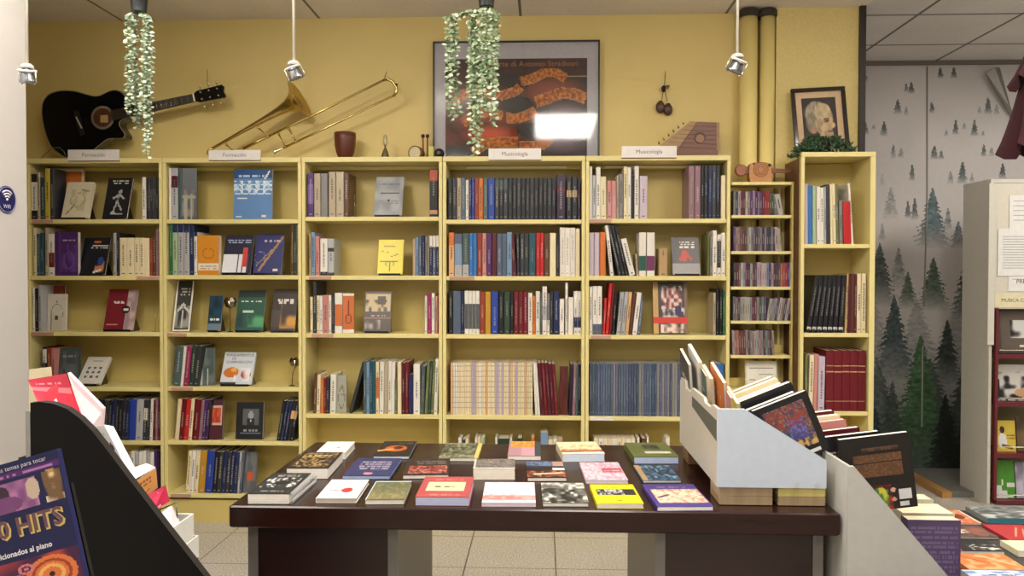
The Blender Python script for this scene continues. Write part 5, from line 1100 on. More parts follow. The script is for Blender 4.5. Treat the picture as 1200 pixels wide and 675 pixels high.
flat((564.5, 589.3), (627.8, 589.6), 4.5, (572.8, 565.4), 'white book with pink and red watercolour band, front row', (226, 214, 220), [('r', 0, .12, 1, .34, (214, 122, 116)), ('n', 0, .08, 1, .4, (230, 160, 156), 6, 3), ('n', 0, .4, 1, 1, (200, 190, 206), 8, 2)], page=(222, 210, 220))
flat((594.8, 534.3), (634, 534.6), 5, (600, 517.4), 'orange and mauve cover book in the middle of the back row', (176, 132, 140), [('r', .05, .58, .8, 1, (226, 130, 60)), ('n', .05, .58, .8, 1, (236, 170, 80), 6, 2), ('r', .8, 0, 1, 1, (54, 66, 70)), ('r', .42, 0, .8, .56, (196, 150, 160))])
flat((618, 560), (664.4, 560), 4.3, (622.3, 541), 'dark blue and brown banded cover book, middle row', (46, 30, 28), [('r', 0, .68, 1, 1, (54, 74, 108)), ('n', 0, .68, 1, 1, (110, 130, 160), 9, 3), ('r', .68, .44, 1, .58, 'wht'), ('r', 0, .46, .6, .6, (30, 28, 30)), ('n', 0, .05, 1, .4, (176, 90, 60), 7, 4), ('l', .2, .2, .9, .28, .04, (220, 190, 150)), ('r', .7, .7, 1, .98, (180, 140, 130))])
flat((636, 589.5), (690.2, 589.8), 4.5, (639.7, 566), 'black and white landscape photo book, front row', (92, 92, 88), [('n', 0, 0, 1, 1, (210, 208, 196), 5, 3), ('n', 0, 0, 1, .7, (30, 30, 30), 4, 8), ('t', .1, .88, .9, .96, (180, 180, 180), 1), ('r', 0, .04, .8, .1, (50, 50, 50))])
flat((659.3, 532.5), (709, 531.8), 9, (660.5, 518.3), 'thick white book with desert horizon cover, back row', (228, 216, 180), [('n', 0, .3, 1, .75, (222, 170, 100), 6, 3), ('r', 0, .16, 1, .3, (130, 60, 44)), ('n', 0, .2, 1, .4, (200, 120, 70), 9, 4), ('r', 0, 0, 1, .12, 'wht')], page=(206, 216, 234))
flat((686.8, 563), (736.3, 563), 4, (679.6, 542), 'white book with faded pink flowers and a red title box', (216, 196, 204), [('n', 0, 0, 1, 1, (190, 140, 160), 9, 3), ('r', .48, .4, .98, .66, (176, 80, 96)), ('t', .54, .48, .92, .56, (230, 200, 200), 1)], page=(224, 220, 226))
flat((699.6, 590.6), (754.6, 590.6), 5.6, (696.5, 568), 'yellow book with black and white photo band, front row', (224, 204, 34), [('r', .1, .42, .95, .74, (40, 40, 38)), ('n', .12, .44, .7, .72, (200, 200, 196), 11, 3), ('t', .25, .82, .7, .88, (170, 150, 30), 1), ('r', .46, .14, .58, .18, (120, 110, 30))])
flat((743, 535.8), (795.8, 535.8), 8, (736.3, 519), 'thick olive green book with tiny dark picture and white label', (98, 108, 58), [('r', .36, .5, .72, .82, (34, 36, 34)), ('n', .36, .5, .72, .82, (90, 96, 90), 8, 3), ('r', .32, .24, .92, .38, (214, 212, 190))], page=(182, 196, 226))
flat((753.7, 563.3), (798.6, 563.3), 2.8, (750.2, 545.5), 'book with swirling blue painting and tan spine', (54, 88, 118), [('n', .14, 0, 1, 1, (120, 170, 206), 6, 3), ('n', .14, 0, 1, 1, (24, 44, 60), 7, 8), ('r', 0, 0, .16, 1, (170, 140, 100))])
flat((770.2, 594.2), (836.5, 593.9), 5, (762, 568), 'purple book with cream and pink painting, front right', (70, 54, 128), [('r', .08, .16, .98, .76, (222, 190, 160)), ('n', .08, .16, .98, .76, (196, 120, 110), 11, 3), ('n', .08, .2, .98, .7, (236, 220, 190), 9, 5), ('l', .15, .4, .35, .5, .03, (90, 60, 90)), ('t', .2, .84, .8, .9, (150, 140, 190), 1)])

# ------------------------------------------------------------------ book holder on the table (right)
H1 = thing('book_holder', 'grey-white slanted book holder raised on wooden blocks at the table\'s right', 'book holder', (.66, 2.55, TZ+.056))
hz0 = TZ+.0565; hx0 = .512; hx1 = .825; hy0 = 2.25; hy1 = 2.86; GR = (180, 189, 204)
zt1 = at(845, 479.4, hy0).z; xc = at(873, 479, hy0).x; ze = at(968, 540, hy0).z
prof = [(hx0, hz0), (hx1, hz0), (hx1, ze), (xc, zt1), (hx0, zt1)]
H1P = {}
for y, nm in ((hy0, 'front_panel'), (hy1-.012, 'rear_panel')):
    H1P[nm] = MB().prism([(x, y, z) for x, z in prof], (0, .012, 0), GR, (206, 210, 214)).build(nm, 'satin', H1)
zq = zt1
side = [(hx0, hy0+.0125, hz0+.0), (hx0, hy1-.0125, hz0), (hx0, hy1-.0125, zq+.012), (hx0, hy1-.10, zq+.012), (hx0, hy1-.11, zq-.014), (hx0, hy1-.2, zq-.014), (hx0, hy1-.22, zq+.004), (hx0, hy0+.2, zq+.002), (hx0, hy0+.18, zq-.012), (hx0, hy0+.1, zq-.012), (hx0, hy0+.08, zq), (hx0, hy0+.0125, zq)]
MB().prism(side, (.01, 0, 0), (190, 184, 172)).build('side_panel', 'satin', H1)
MB().box(hx1-.008, hx1, hy0+.0125, hy1-.0125, hz0, hz0+.06, (190, 184, 172)).build('low_side', 'satin', H1)
MB().box(hx0+.0105, hx1-.0085, hy0+.0125, hy1-.0125, hz0, hz0+.008, (180, 176, 168)).build('base', 'satin', H1)
MB().box(hx0+.085, hx0+.091, hy0+.0125, hy1-.0125, hz0+.0085, zt1-.04, (190, 184, 172)).build('divider', 'satin', H1)
MB().prism([(hx0-.001, 2.263, .999), (hx0-.001, 2.263, .938), (hx0-.001, 2.63, .978), (hx0-.001, 2.63, 1.012)], (.0008, 0, 0), (84, 84, 72)).build('side_slot', 'matte', H1)
for x in (934, 957): 
    c = at(x, 568, hy0); MB().lathe([(.008, 0), (.008, .001)], c, (0, -1, 0), (176, 182, 190), 14).build('screw_cap', 'satin', H1P['front_panel'])
for (x0, x1, y, tpc, w) in ((843, 905.5, 2.262, (170, 148, 118), 'left front'), (912, 967.5, 2.262, (210, 196, 120), 'right front')):
    a = at(x0, 580, y).x; b = at(x1, 580, y).x
    o = thing('wooden_block', 'pale wooden block under the %s of the slanted book holder' % w, 'block', ((a+b)/2, y+.06, TZ))
    MB().bbox(a, b, y, y+.12, TZ+.001, TZ+.027, (160, 138, 108), .0015).build('lower_board', 'woodx', o)
    MB().bbox(a, b, y-.0, y+.12, TZ+.0275, TZ+.055, tpc, .0015).build('upper_board', 'woodx', o)
for (x0, x1, w) in ((.52, .60, 'left rear'), (.74, .82, 'right rear')):
    o = thing('wooden_block', 'dark wooden block under the %s of the slanted book holder' % w, 'block', ((x0+x1)/2, 2.78, TZ))
    MB().bbox(x0, x1, 2.74, 2.84, TZ+.001, TZ+.027, (120, 92, 60), .0015).build('lower_board', 'woodx', o)
    MB().bbox(x0, x1, 2.74, 2.84, TZ+.0275, TZ+.055, (120, 92, 60), .0015).build('upper_board', 'woodx', o)
# filed books, tilted in their own plane
def filed(tr_px, Y, w, h, t, rot, bg, shapes, label, group, page=(232, 226, 210), texts=(), res=40, back=None, rx=0):
    p = at(*tr_px, Y)
    ob = book_parts('book', w, h, t, bg, shapes, res, label, group, page=page, texts=texts, back=back)
    R = Matrix.Rotation(-rot, 3, 'Y') @ Matrix.Rotation(rx, 3, 'X')
    ob.rotation_euler = R.to_euler(); ob.location = p-R @ Vector((w/2, 0, h))
    return ob
gp_ = 'books filed in the slanted holder on the table'
RO = math.radians(22.3)
filed((944.8, 457.3), 2.33, .172, .190, .022, RO, (22, 20, 22), [('r', .12, .18, .88, .9, (110, 70, 56)), ('n', .12, .18, .88, .9, (150, 120, 96), 40, 3), ('n', .12, .18, .88, .9, (56, 58, 90), 34, 5), ('r', 0, 0, .12, 1, (22, 20, 22)), ('r', .88, 0, 1, 1, (22, 20, 22)), ('r', 0, .9, 1, 1, (22, 20, 22)), ('r', 0, 0, 1, .16, (22, 20, 22)), ('r', .46, .32, .76, .66, (70, 64, 120)), ('n', .46, .32, .76, .66, (110, 100, 150), 30, 4), ('n', .15, .55, .85, .88, (140, 56, 44), 42, 6), ('r', .62, .04, .86, .1, (210, 210, 210)), ('n', .14, .18, .5, .5, (96, 116, 136), 38, 9), ('n', .5, .17, .86, .3, (200, 160, 90), 22, 2)], 'black art book with colourful medieval painting, frontmost in the slanted holder', gp_, res=90)
filed((932, 459), 2.385, .17, .185, .026, RO, 'dgy', [], 'dark book with thick white pages just behind the medieval painting book', gp_)
filed((927, 447.5), 2.44, .172, .195, .03, RO, 'blk', [], 'black hardback third from the front in the slanted holder', gp_)
filed((917, 449), 2.50, .17, .185, .028, RO, 'wht', [], 'white paperback fourth from the front in the slanted holder', gp_, page=(236, 232, 222))
filed((911, 443), 2.56, .17, .18, .028, RO, 'crm', [], 'cream paperback fifth from the front in the slanted holder', gp_)
filed((906, 441), 2.64, .16, .18, .03, RO, 'bei', [], 'beige book sixth from the front in the slanted holder', gp_)
# narrow compartment, books turned sideways
def sideways(px, py, Y, L, h, t, col, label, tilt=.3, ln=-.13):
    p = at(px, py, Y)
    ob = book_parts('book', L, h, t, col, [('t', .2, .6, .8, .7, (200, 190, 180), 1)], 20, label, 'thin books in the narrow side slot of the slanted holder')
    R = Matrix.Rotation(ln, 3, 'Y') @ Matrix.Rotation(tilt, 3, 'X') @ Matrix.Rotation(-PI/2, 3, 'Z')
    # local -y (cover) -> -x ; local x -> -y (towards the viewer)
    ob.rotation_euler = R.to_euler(); ob.location = p-R @ Vector((-L/2, 0, h))
    return ob
sideways(796, 408, 2.84, .15, .22, .012, 'dgy', 'dark magazine furthest back in the holder side slot')
sideways(806, 403, 2.82, .17, .22, .012, 'wht', 'tall white magazine near the back of the holder side slot')
sideways(817, 424, 2.72, .12, .18, .010, 'tgy', 'grey-green booklet in the middle of the holder side slot')
sideways(822, 427, 2.68, .12, .18, .012, 'crm', 'cream booklet in the middle of the holder side slot')
sideways(832, 424, 2.64, .17, .19, .012, 'org', 'orange booklet rising from the holder side slot')
sideways(840, 440, 2.60, .17, .18, .010, 'pnk', 'pink booklet beside the orange one in the holder side slot')
sideways(850, 452, 2.52, .13, .16, .012, 'yel', 'yellow-edged booklet at the front of the holder side slot')
# ------------------------------------------------------------------ low table and second holder on the right
LZ = .45
lt = thing('low_display_table', 'low dark grey display table at the lower right covered with books', 'table', (1.6, 2.6, 0))
MB().bbox(.88, 2.15, 1.9, 3.24, LZ-.04, LZ, (60, 58, 56), .004).build('tabletop', 'satin', lt)
for x in (.92, 2.06):
    for y in (1.94, 3.14): MB().box(x, x+.05, y, y+.05, 0, LZ-.0405, (70, 70, 70)).build('leg', 'satin', lt)
H2 = thing('book_holder', 'light grey slanted holder of art books standing right of the dark table', 'book holder', (1.02, 2.5, LZ))
y0 = 2.16; y1 = 2.80; q = lambda x, y: at(x, y, y0)
xx0 = max(.8475+.035, q(976, 560).x)
P = [q(976, 546.7), q(1001, 546.7), q(1111, 675), q(1128, 695)]
lx = .852
zb2 = LZ+.001
pr2 = [(lx, y0, zb2), (P[3].x, y0, zb2), (P[3].x, y0, P[3].z), (P[1].x, y0, P[1].z), (lx, y0, P[0].z)]
MB().prism(pr2, (0, .012, 0), (174, 172, 168)).build('front_panel', 'satin', H2)
MB().prism([(a[0], y1, a[2]) for a in pr2], (0, .012, 0), (190, 188, 182)).build('rear_panel', 'satin', H2)
MB().box(lx, lx+.01, y0+.0125, y1-.0005, zb2, P[0].z, (180, 178, 170)).build('side_panel', 'satin', H2)
MB().box(lx+.0105, P[3].x-.002, y0+.0125, y1-.0005, zb2, zb2+.05, (176, 172, 166)).build('base', 'satin', H2)
g2 = 'art books filed in the right-hand holder'
R2 = math.radians(7.5)
filed((1065, 506), 2.30, .204, .222, .02, R2, (24, 18, 18), [('r', .3, .81, .82, .85, (90, 62, 44)), ('t', .3, .81, .82, .85, (60, 40, 30), 1), ('r', .16, .45, .86, .76, (84, 56, 36)), ('n', .16, .45, .86, .76, (110, 74, 46), 46, 3), ('r', .16, .64, .86, .65, (30, 22, 20)), ('r', .38, .0, .66, .34, (150, 40, 30)), ('n', .38, 0, .66, .36, (60, 20, 20), 14, 5), ('c', .5, .17, .1, .14, (196, 190, 60)), ('n', .42, .05, .6, .3, (70, 120, 50), 20, 8), ('c', .68, .26, .035, .03, (206, 160, 140)), ('c', .68, .13, .035, .03, (196, 140, 124)), ('r', .76, .12, .94, .25, (206, 204, 204)), ('r', .76, .03, .89, .09, (196, 196, 198))], 'black art book with brown text block and colourful flower, facing out', g2, res=66)
filed((1031, 505), 2.36, .18, .21, .022, R2, (30, 26, 30), [('t', .1, .2, .9, .8, (150, 140, 130), 12)], 'dark book with cream pages directly behind the black art book', g2)
filed((1007, 500.5), 2.44, .15, .2, .022, R2, 'mar', [], 'maroon book third from the front in the right-hand holder', g2)
filed((991, 491.5), 2.52, .12, .2, .026, R2, 'pnk', [], 'pink book fourth from the front in the right-hand holder', g2, page=(226, 180, 170))
filed((984, 486), 2.60, .11, .2, .024, R2, 'crm', [], 'cream book fifth from the front in the right-hand holder', g2)
filed((977, 481), 2.68, .10, .2, .028, R2, 'mar', [], 'dark red book furthest back in the right-hand holder', g2)
# upright violet book with cream pages, and one behind
def upright(x0, x1, yt, Y, t, bg, shapes, label):
    a = at(x0, yt, Y); b = at(x1, yt, Y); h = a.z-(LZ+.001)
    ob = book_parts('book', b.x-a.x, h, t, bg, shapes, 60, label, None, page=(226, 214, 178)); ob.location = ((a.x+b.x)/2, Y, LZ+.001); return ob
upright(1064, 1126, 609, 2.33, .045, (84, 66, 104), [('t', .05, .1, .95, .95, (112, 96, 130), 14)], 'violet book with lines of text standing beside the right-hand holder')
upright(1058, 1119, 601, 2.40, .10, (216, 206, 176), [], 'thick cream-paged book standing behind the violet book')
upright(1075, 1094, 585, 2.56, .06, (214, 204, 176), [], 'cream book furthest behind the violet book on the low table')
GL = 'books laid flat on the low table'
def fl2(fl, fr, th, bl, label, bg, shapes, z0=LZ+.001, **k): return flat(fl, fr, th, bl, label, bg, shapes, z0=z0, group=GL, yawfix=0, **k)
fl2((1112, 613), (1150, 613), 2, (1107, 598), 'orange portrait cover book at the back of the low table', (206, 110, 70), [('n', 0, 0, 1, 1, (230, 160, 120), 5, 3), ('c', .6, .5, .2, .2, (120, 60, 40)), ('r', .95, 0, 1, 1, 'wht')])
fl2((1115, 630), (1170, 629.5), 2, (1108, 615.5), 'dark cover book with pale oval figures on the low table', (84, 66, 62), [('c', .4, .5, .2, .2, (220, 190, 160)), ('c', .75, .5, .2, .4, (150, 90, 70)), ('n', 0, 0, 1, 1, (110, 84, 80), 5, 3)])
fl2((1121, 646), (1177, 646), 4, (1116, 633), 'black and red book with white band behind the orange one', (40, 40, 42), [('r', 0, 0, .15, 1, (190, 60, 50)), ('n', .4, .1, 1, .6, (210, 204, 190), 6, 3)])
fl2((1137, 668), (1206, 668), 6, (1130, 649), 'large orange cover book with black spine on the low table', (222, 124, 66), [('n', 0, 0, 1, 1, (232, 170, 120), 4, 3), ('l', .1, .9, .5, .4, .02, (170, 80, 40)), ('l', .5, .9, .9, .3, .03, (236, 196, 150))], page=(30, 30, 34))
fl2((1150, 685), (1235, 685), 8, (1143, 668.5), 'white and blue cover book at the front of the low table', (206, 216, 232), [('n', 0, 0, 1, 1, (120, 150, 200), 4, 3), ('t', .3, .6, .7, .75, (60, 90, 150), 1)])
fl2((1183, 633), (1232, 633), 3, (1162, 615), 'red cover book with gold writing on the low table', (182, 48, 54), [('l', .3, .2, .7, .8, .02, (220, 160, 120)), ('l', .5, .2, .8, .7, .015, (220, 160, 120))])
fl2((1158, 608), (1248, 608), 6, (1136, 594), 'large glossy grey book with teal edge at the back of the low table', (130, 134, 132), [('n', 0, 0, 1, 1, (200, 204, 200), 4, 3), ('n', 0, 0, 1, 1, (80, 84, 84), 5, 8)], page=(50, 120, 136))
fl2((1194, 646), (1240, 646), 7, (1188, 633.5), 'cream plain book at the right edge of the low table', (220, 214, 184), [])

# ------------------------------------------------------------------ white cabinet on the right
CY = 4.86
cx0 = at(1160, 300, CY).x; ztc = at(1160, 209.5, CY).z; cx1 = cx0+.9; WC = (206, 202, 190)
cb = thing('magazine_cabinet', 'tall off-white cabinet with notices and red-framed magazine shelves at right', 'cabinet', ((cx0+cx1)/2, CY+.14, 0))
dpc = .31
MB().bbox(cx0, cx0+.02, CY, CY+dpc, 0, ztc, WC, .002).build('side_panel', 'satin', cb)
MB().bbox(cx1-.02, cx1, CY, CY+dpc, 0, ztc, WC, .002).build('side_panel', 'satin', cb)
MB().box(cx0+.02, cx1-.02, CY+dpc-.02, CY+dpc-.01, 0, ztc, WC).build('back_panel', 'satin', cb)
MB().bbox(cx0+.0205, cx1-.0205, CY+.01, CY+dpc-.021, ztc-.025, ztc-.001, WC, .002).build('top_panel', 'satin', cb)
zr = at(1170, 362, CY).z
MB().box(cx0+.02, cx1-.02, CY+.012, CY+.02, zr, ztc-.026, (212, 206, 192)).build('notice_board', 'satin', cb)
MB().box(cx0-.014, cx0+.024, CY-.012, CY-.001, at(1160, 404, CY).z, ztc-.03, (212, 208, 196)).build('edge_strip', 'satin', cb)
rx = at(1166, 450, CY).x; RD = (104, 34, 44); yb_ = at(1166, 590, CY).z
def zc_(y): return at(1180, y, CY).z
for x in (rx-.008, cx1-.04): MB().box(x, x+.016, CY-.018, CY+.006, max(.03, zc_(590)), zc_(361), RD).build('rack_upright', 'satin', cb)
for y0_, y1_ in ((415, 420), (471, 476), (531, 536), (586, 590)):
    MB().box(rx+.009, cx1-.041, CY-.016, CY+.25, zc_(y1_), zc_(y0_), RD).build('rack_shelf', 'satin', cb)
for y in (413, 469, 526, 582):
    MB().tube([(rx+.01, CY-.022, zc_(y-3)), (cx1-.04, CY-.022, zc_(y-3))], .0035, (220, 216, 206), 8).build('retaining_bar', 'steel', cb)
MB().box(rx+.009, cx1-.041, CY+.24, CY+.249, zc_(586), zc_(361), (150, 140, 90)).build('rack_back', 'satin', cb)
# notices
def notice(x0, y0, x1, y1, lines, label, off, title=None, col=(226, 224, 220)):
    a, b = at(x0, y0, CY+.01), at(x1, y1, CY+.01); w = b.x-a.x; h = a.z-b.z; yy = CY+.011-off
    m = MB().box(a.x, b.x, yy-.001, yy, b.z, a.z, col)
    rr = random.Random(x0)
    for i in range(lines):
        z = a.z-h*(.16+.72*i/max(1, lines)); m.box(a.x+w*.1, a.x+w*rr.uniform(.6, .9), yy-.0015, yy-.001, z-.0035, z, (150, 150, 156))
    if title: m.text(title[0], ((a.x+b.x)/2, yy-.0016, a.z-h*title[1]), (1, 0, 0), (0, 0, 1), title[2], (70, 66, 66))
    tag(m.build('notice_sheet', 'paper'), label, 'notice')
notice(1183, 229, 1228, 268, 5, 'upper white notice sheet with small emblem on the cabinet', .0015)
notice(1169.5, 268, 1224, 323.5, 13, 'larger white notice sheet with dense lines of text on the cabinet', .003)
notice(1181.5, 324, 1226, 341.5, 1, 'white notice strip under the large sheet on the cabinet', .0015, ('PRECIOS', .35, .035))
notice(1165.5, 343.5, 1226, 360.5, 0, 'cream header strip above the magazine shelves', .0015, ('MUSICA CLASICA', .5, .03), (222, 212, 176))
# magazines on shelves
def mag(x0, x1, y0, y1, bg, shapes, label, off=0):
    Y = CY+.03+off; a, b = at(x0, y0, Y), at(x1, y1, Y); w = b.x-a.x; h = (a.z-b.z)/math.cos(.12)
    ob = book_parts('magazine', w, h, .008, bg, shapes, 44, label, 'magazines on the red-framed shelves', cat='magazine')
    ob.rotation_euler = (-.12, 0, 0); ob.location = ((a.x+b.x)/2, Y, b.z+.0025)
mag(1170, 1224, 363, 414.3, (74, 66, 58), [('r', .1, .08, 1, .95, (96, 86, 76)), ('r', .3, .35, .9, .75, (200, 200, 196)), ('n', .3, .35, .9, .75, (30, 30, 30), 7, 3), ('t', .4, .14, .9, .22, 'wht', 1)], 'brown magazine with black and white photo, top red-framed shelf')
mag(1168, 1222, 428, 470, (200, 196, 190), [('n', 0, 0, 1, .8, (30, 30, 32), 8, 3), ('r', .0, 0, .1, .6, (30, 30, 34)), ('c', .7, .22, .3, .14, (190, 150, 110)), ('t', 0, .0, .9, .06, 'wht', 1)], 'magazine with a black and white band photo, second red-framed shelf')
mag(1168, 1191, 494, 530, (206, 180, 70), [('c', .35, .7, .12, .12, (60, 40, 30)), ('c', .35, .35, .22, .25, (220, 220, 214)), ('l', .35, .2, .8, .12, .05, (110, 80, 50)), ('t', .55, .4, .95, .6, (130, 100, 40), 2)], 'yellow magazine with a man in white shirt, third red-framed shelf')
mag(1193, 1224, 490, 530, (70, 56, 40), [('n', 0, 0, 1, 1, (110, 90, 60), 4, 3)], 'dark brown magazine right of the yellow one, third red-framed shelf')
mag(1168, 1190, 541, 584.5, (74, 140, 44), [('r', 0, 0, .3, .35, (214, 214, 206)), ('r', .3, 0, .6, .2, (214, 214, 206)), ('r', .6, .3, 1, .42, (214, 214, 206)), ('r', .3, .34, .4, .5, (214, 214, 206)), ('r', .1, .02, .9, .1, (220, 224, 210))], 'green magazine with white geometric path, lowest red-framed shelf')
mag(1192, 1224, 543, 584.5, (140, 134, 150), [('n', 0, 0, 1, 1, (190, 186, 200), 5, 3)], 'lilac-grey magazine right of the green one, lowest red-framed shelf')

# ------------------------------------------------------------------ folded maroon parasol at the right edge
uY = 3.45; a = at(1226, 178, uY); b = at(1226, 62, uY)
um = thing('folded_parasol', 'maroon fabric parasol with folded pleats at the right edge', 'parasol', (a.x, uY, 0))
def pleat(zlo, zhi, rlo, rhi, n, ph, flare):
    R = []; N = n*6
    for j in range(9):
        t = j/8; z = zlo+(zhi-zlo)*t; r = rlo+(rhi-rlo)*t**.8
        R.append([(a.x+r*(1+flare*(1-t)*math.cos(n*2*PI*i/N+ph))*math.cos(2*PI*i/N), uY+r*(1+flare*(1-t)*math.cos(n*2*PI*i/N+ph))*math.sin(2*PI*i/N), z+.03*(1-t)*math.cos(n*2*PI*i/N+ph+1)) for i in range(N)])
    return MB().rings(R, (60, 20, 31), False)
pleat(a.z, b.z+.0, .15, .075, 5, .4, .3).build('lower_canopy', 'cloth', um)
pleat(at(1226, 97, uY).z, at(1226, 5, uY).z, .13, .02, 5, 1.2, .2).build('upper_canopy', 'cloth', um)
MB().tube([(a.x, uY, .03), (a.x, uY, at(1226, 3, uY).z)], .018, (70, 50, 40), 12).build('pole', 'wood', um)
MB().lathe([(.16, 0), (.16, .04), (.04, .06), (.03, .12)], (a.x, uY, 0), (0, 0, 1), (60, 60, 60), 24).build('stand_base', 'satin', um)

# ------------------------------------------------------------------ black leaflet rack (lower left)
LY = 1.72
def la(x, y, dy=0): return at(x, y, LY+dy)
out = [(35.5, 472), (47, 471), (62, 473), (78, 479), (93, 490), (108, 505), (122, 523), (150, 560), (190, 612), (240, 676), (262, 704)]
pts = [la(*p) for p in out]
zb3 = .35
pg_ = [Vector((pts[0].x, LY, zb3))]+[Vector((pts[-1].x+.02, LY, zb3))]+pts[::-1]
rk = thing('leaflet_rack', 'black curved-sided stepped leaflet rack at the lower left', 'leaflet rack', (-1.0, 1.95, 0))
BK = (9, 8, 8)
RD_ = .30
MB().prism(pg_, (0, .022, 0), BK, (40, 36, 34)).build('side_panel', 'black_board', rk)
bx_ = pts[0].x-.012; MB().prism([(bx_, LY, .02), (bx_, LY+RD_+.02, .02), (bx_, LY+RD_+.02, .93), (bx_, LY, pts[0].z-.02)], (.011, 0, 0), (150, 150, 144)).build('back_panel', 'satin', rk)
MB().box(pts[0].x, pts[-1].x+.02, LY+.02, LY+RD_, .02, zb3, BK).build('base', 'black_board', rk)
# stepped white pockets across
steps = [(128, 505), (165, 548), (197, 590), (222, 616)]
for i, (x, y) in enumerate([(60, 470), (100, 500), (140, 552), (172, 592), (205, 628)]):
    p = la(x, y, .1)
    MB().box(p.x-.03, p.x-.024, LY+.0235, LY+.28, p.z-.20, p.z-.12, (60, 58, 56)).build('pocket_front', 'satin', rk)
    MB().box(p.x-.16, p.x-.031, LY+.0235, LY+.28, p.z-.208, p.z-.201, (40, 38, 38)).build('tier', 'satin', rk)
for x, y in ((218, 608), (224, 634)):
    p = at(x, y, 2.02); MB().box(p.x-.075, p.x, 2.06, 2.066, p.z-.12, p.z, (222, 220, 212)).box(p.x-.075, p.x, 1.90, 1.906, p.z-.12, p.z-.035, (222, 220, 212)).box(p.x-.004, p.x, 1.906, 2.06, p.z-.12, p.z-.0, (222, 220, 212)).build('white_pocket', 'satin', rk)
# wire guards
for pts_ in (((82, 484), (108, 474), (110, 507)), ((120, 541), (152, 531), (153, 546)), ((180, 600), (207, 589), (208, 618))):
    MB().tube([at(*p, 2.0) for p in pts_], .0022, (110, 110, 104), 6).build('wire_guard', 'steel', rk)
# leaflets: tall items leaning back (towards -x), seen from their near edge
def quad(pa, name, m_, col, label, cat, th=(0, .004, 0), fn=None, res=20):
    """card through four world points: bl, br, tr, tl"""
    m = MB().hexa([Vector(pa[0])+Vector(th), Vector(pa[1])+Vector(th), Vector(pa[1]), Vector(pa[0]), Vector(pa[3])+Vector(th), Vector(pa[2])+Vector(th), Vector(pa[2]), Vector(pa[3])], col)
    if fn:
        n = len(m.v); bl, br, tr, tl = [Vector(p) for p in pa]; nn = (br-bl).cross(tl-bl).normalized()*.0008
        for j in range(res+1):
            for i in range(res+1):
                u, v = i/res, j/res; m.v.append(bl*(1-u)*(1-v)+br*u*(1-v)+tr*u*v+tl*(1-u)*v-Vector((0, .0012, 0)))
        for j in range(res):
            for i in range(res):
                q = n+j*(res+1)+i; m.face([q, q+1, q+res+2, q+res+1], fn((i+.5)/res, (j+.5)/res))
    return tag(m.build(name, m_), label, cat)
# crimson box of cards at top
ft = cover_fn((196, 40, 62), [('r', 0, .72, 1, 1, (176, 40, 60)), ('r', 0, .6, 1, .72, (206, 110, 120)), ('t', .15, .82, .8, .9, (216, 130, 140), 1), ('t', .3, .3, .55, .5, (240, 200, 200), 2)])
quad((at(47, 477, 1.86), at(100, 500, 1.86), at(76, 438, 1.90), at(33, 445, 1.90)), 'crimson_booklet', 'satin', (190, 40, 60), 'crimson booklet with pink band in the top pocket of the black rack', 'booklet', fn=ft, res=26)
quad((at(101, 505, 1.90), at(117.5, 516, 1.98), at(120.5, 479, 1.98), at(79, 437, 1.92)), 'pink_leaflet_stack', 'paper', (232, 206, 212), 'stack of pale pink leaflets behind the crimson booklet', 'leaflets', th=(-.004, .02, 0))
quad((at(34, 520, 2.01), at(66, 520, 2.01), at(59, 430, 2.01), at(34, 433, 2.01)), 'cream_leaflet', 'paper', (216, 204, 170), 'cream leaflet standing at the very top back of the black rack', 'leaflet')
fn = cover_fn((228, 224, 224), [('c', .66, .66, .12, .06, (110, 40, 110)), ('c', .84, .63, .1, .06, (60, 30, 60)), ('t', .25, .84, .75, .92, (150, 140, 150), 1), ('t', .4, .15, .8, .2, (140, 140, 150), 1)])
quad((at(134, 560, 1.88), at(158, 568, 1.88), at(122, 498, 1.88), at(103, 502, 1.88)), 'white_leaflet', 'paper', (228, 224, 222), 'white leaflet with small purple figures in the second tier of the rack', 'leaflet', fn=fn, res=24)
quad((at(158, 585, 1.93), at(171, 575, 1.96), at(132, 500, 2.0), at(122, 498, 1.99)), 'white_leaflet_stack', 'paper', (220, 214, 212), 'stack of white leaflets behind the purple-figure leaflet', 'leaflets')
fo = cover_fn((200, 140, 76), [('t', .1, .5, .8, .85, (130, 70, 40), 2), ('r', .05, .22, .7, .26, (120, 66, 40)), ('t', .2, .05, .6, .14, (150, 84, 50), 1)])
quad((at(158, 592, 1.92), at(184, 572, 2.0), at(182, 549, 2.0), at(154, 567, 1.92)), 'orange_booklet', 'satin', (200, 140, 76), 'orange-brown booklet with dark text in the third tier of the rack', 'booklet', fn=fo, res=24)
tag(MB().hexa([at(140, 556, 1.95), at(150, 566, 1.92), at(182, 549.5, 2.0), at(172, 545, 2.04), at(141, 553, 1.95), at(153.5, 564, 1.92), at(182, 547.5, 2.0), at(172, 543, 2.04)], (232, 228, 218)).build('white_card_stack', 'paper'), 'white card stack lying behind the orange-brown booklet', 'cards')
fc = cover_fn((190, 34, 74), [('c', .66, .5, .07, .14, (230, 200, 206)), ('c', .66, .74, .05, .08, (230, 200, 206)), ('t', .1, .3, .45, .5, (230, 170, 180), 1), ('n', 0, 0, .6, .14, (230, 160, 170), 6, 3)])
quad((at(178, 600, 1.93), at(198, 588, 2.0), at(193, 569, 2.0), at(167, 583, 1.93)), 'crimson_card', 'satin', (190, 34, 74), 'small crimson card with a white figure in the rack', 'card', fn=fc, res=24)
fp = cover_fn((232, 222, 222), [('n', .1, 0, 1, .7, (206, 90, 120), 4, 3), ('r', .2, .7, .9, .95, (236, 232, 232))])
quad((at(200, 625, 1.93), at(210, 612, 2.0), at(201, 592, 2.0), at(186, 603, 1.93)), 'pink_white_leaflet', 'paper', (226, 210, 214), 'pink and white leaflet in the lowest tier of the rack', 'leaflet', fn=fp, res=20)

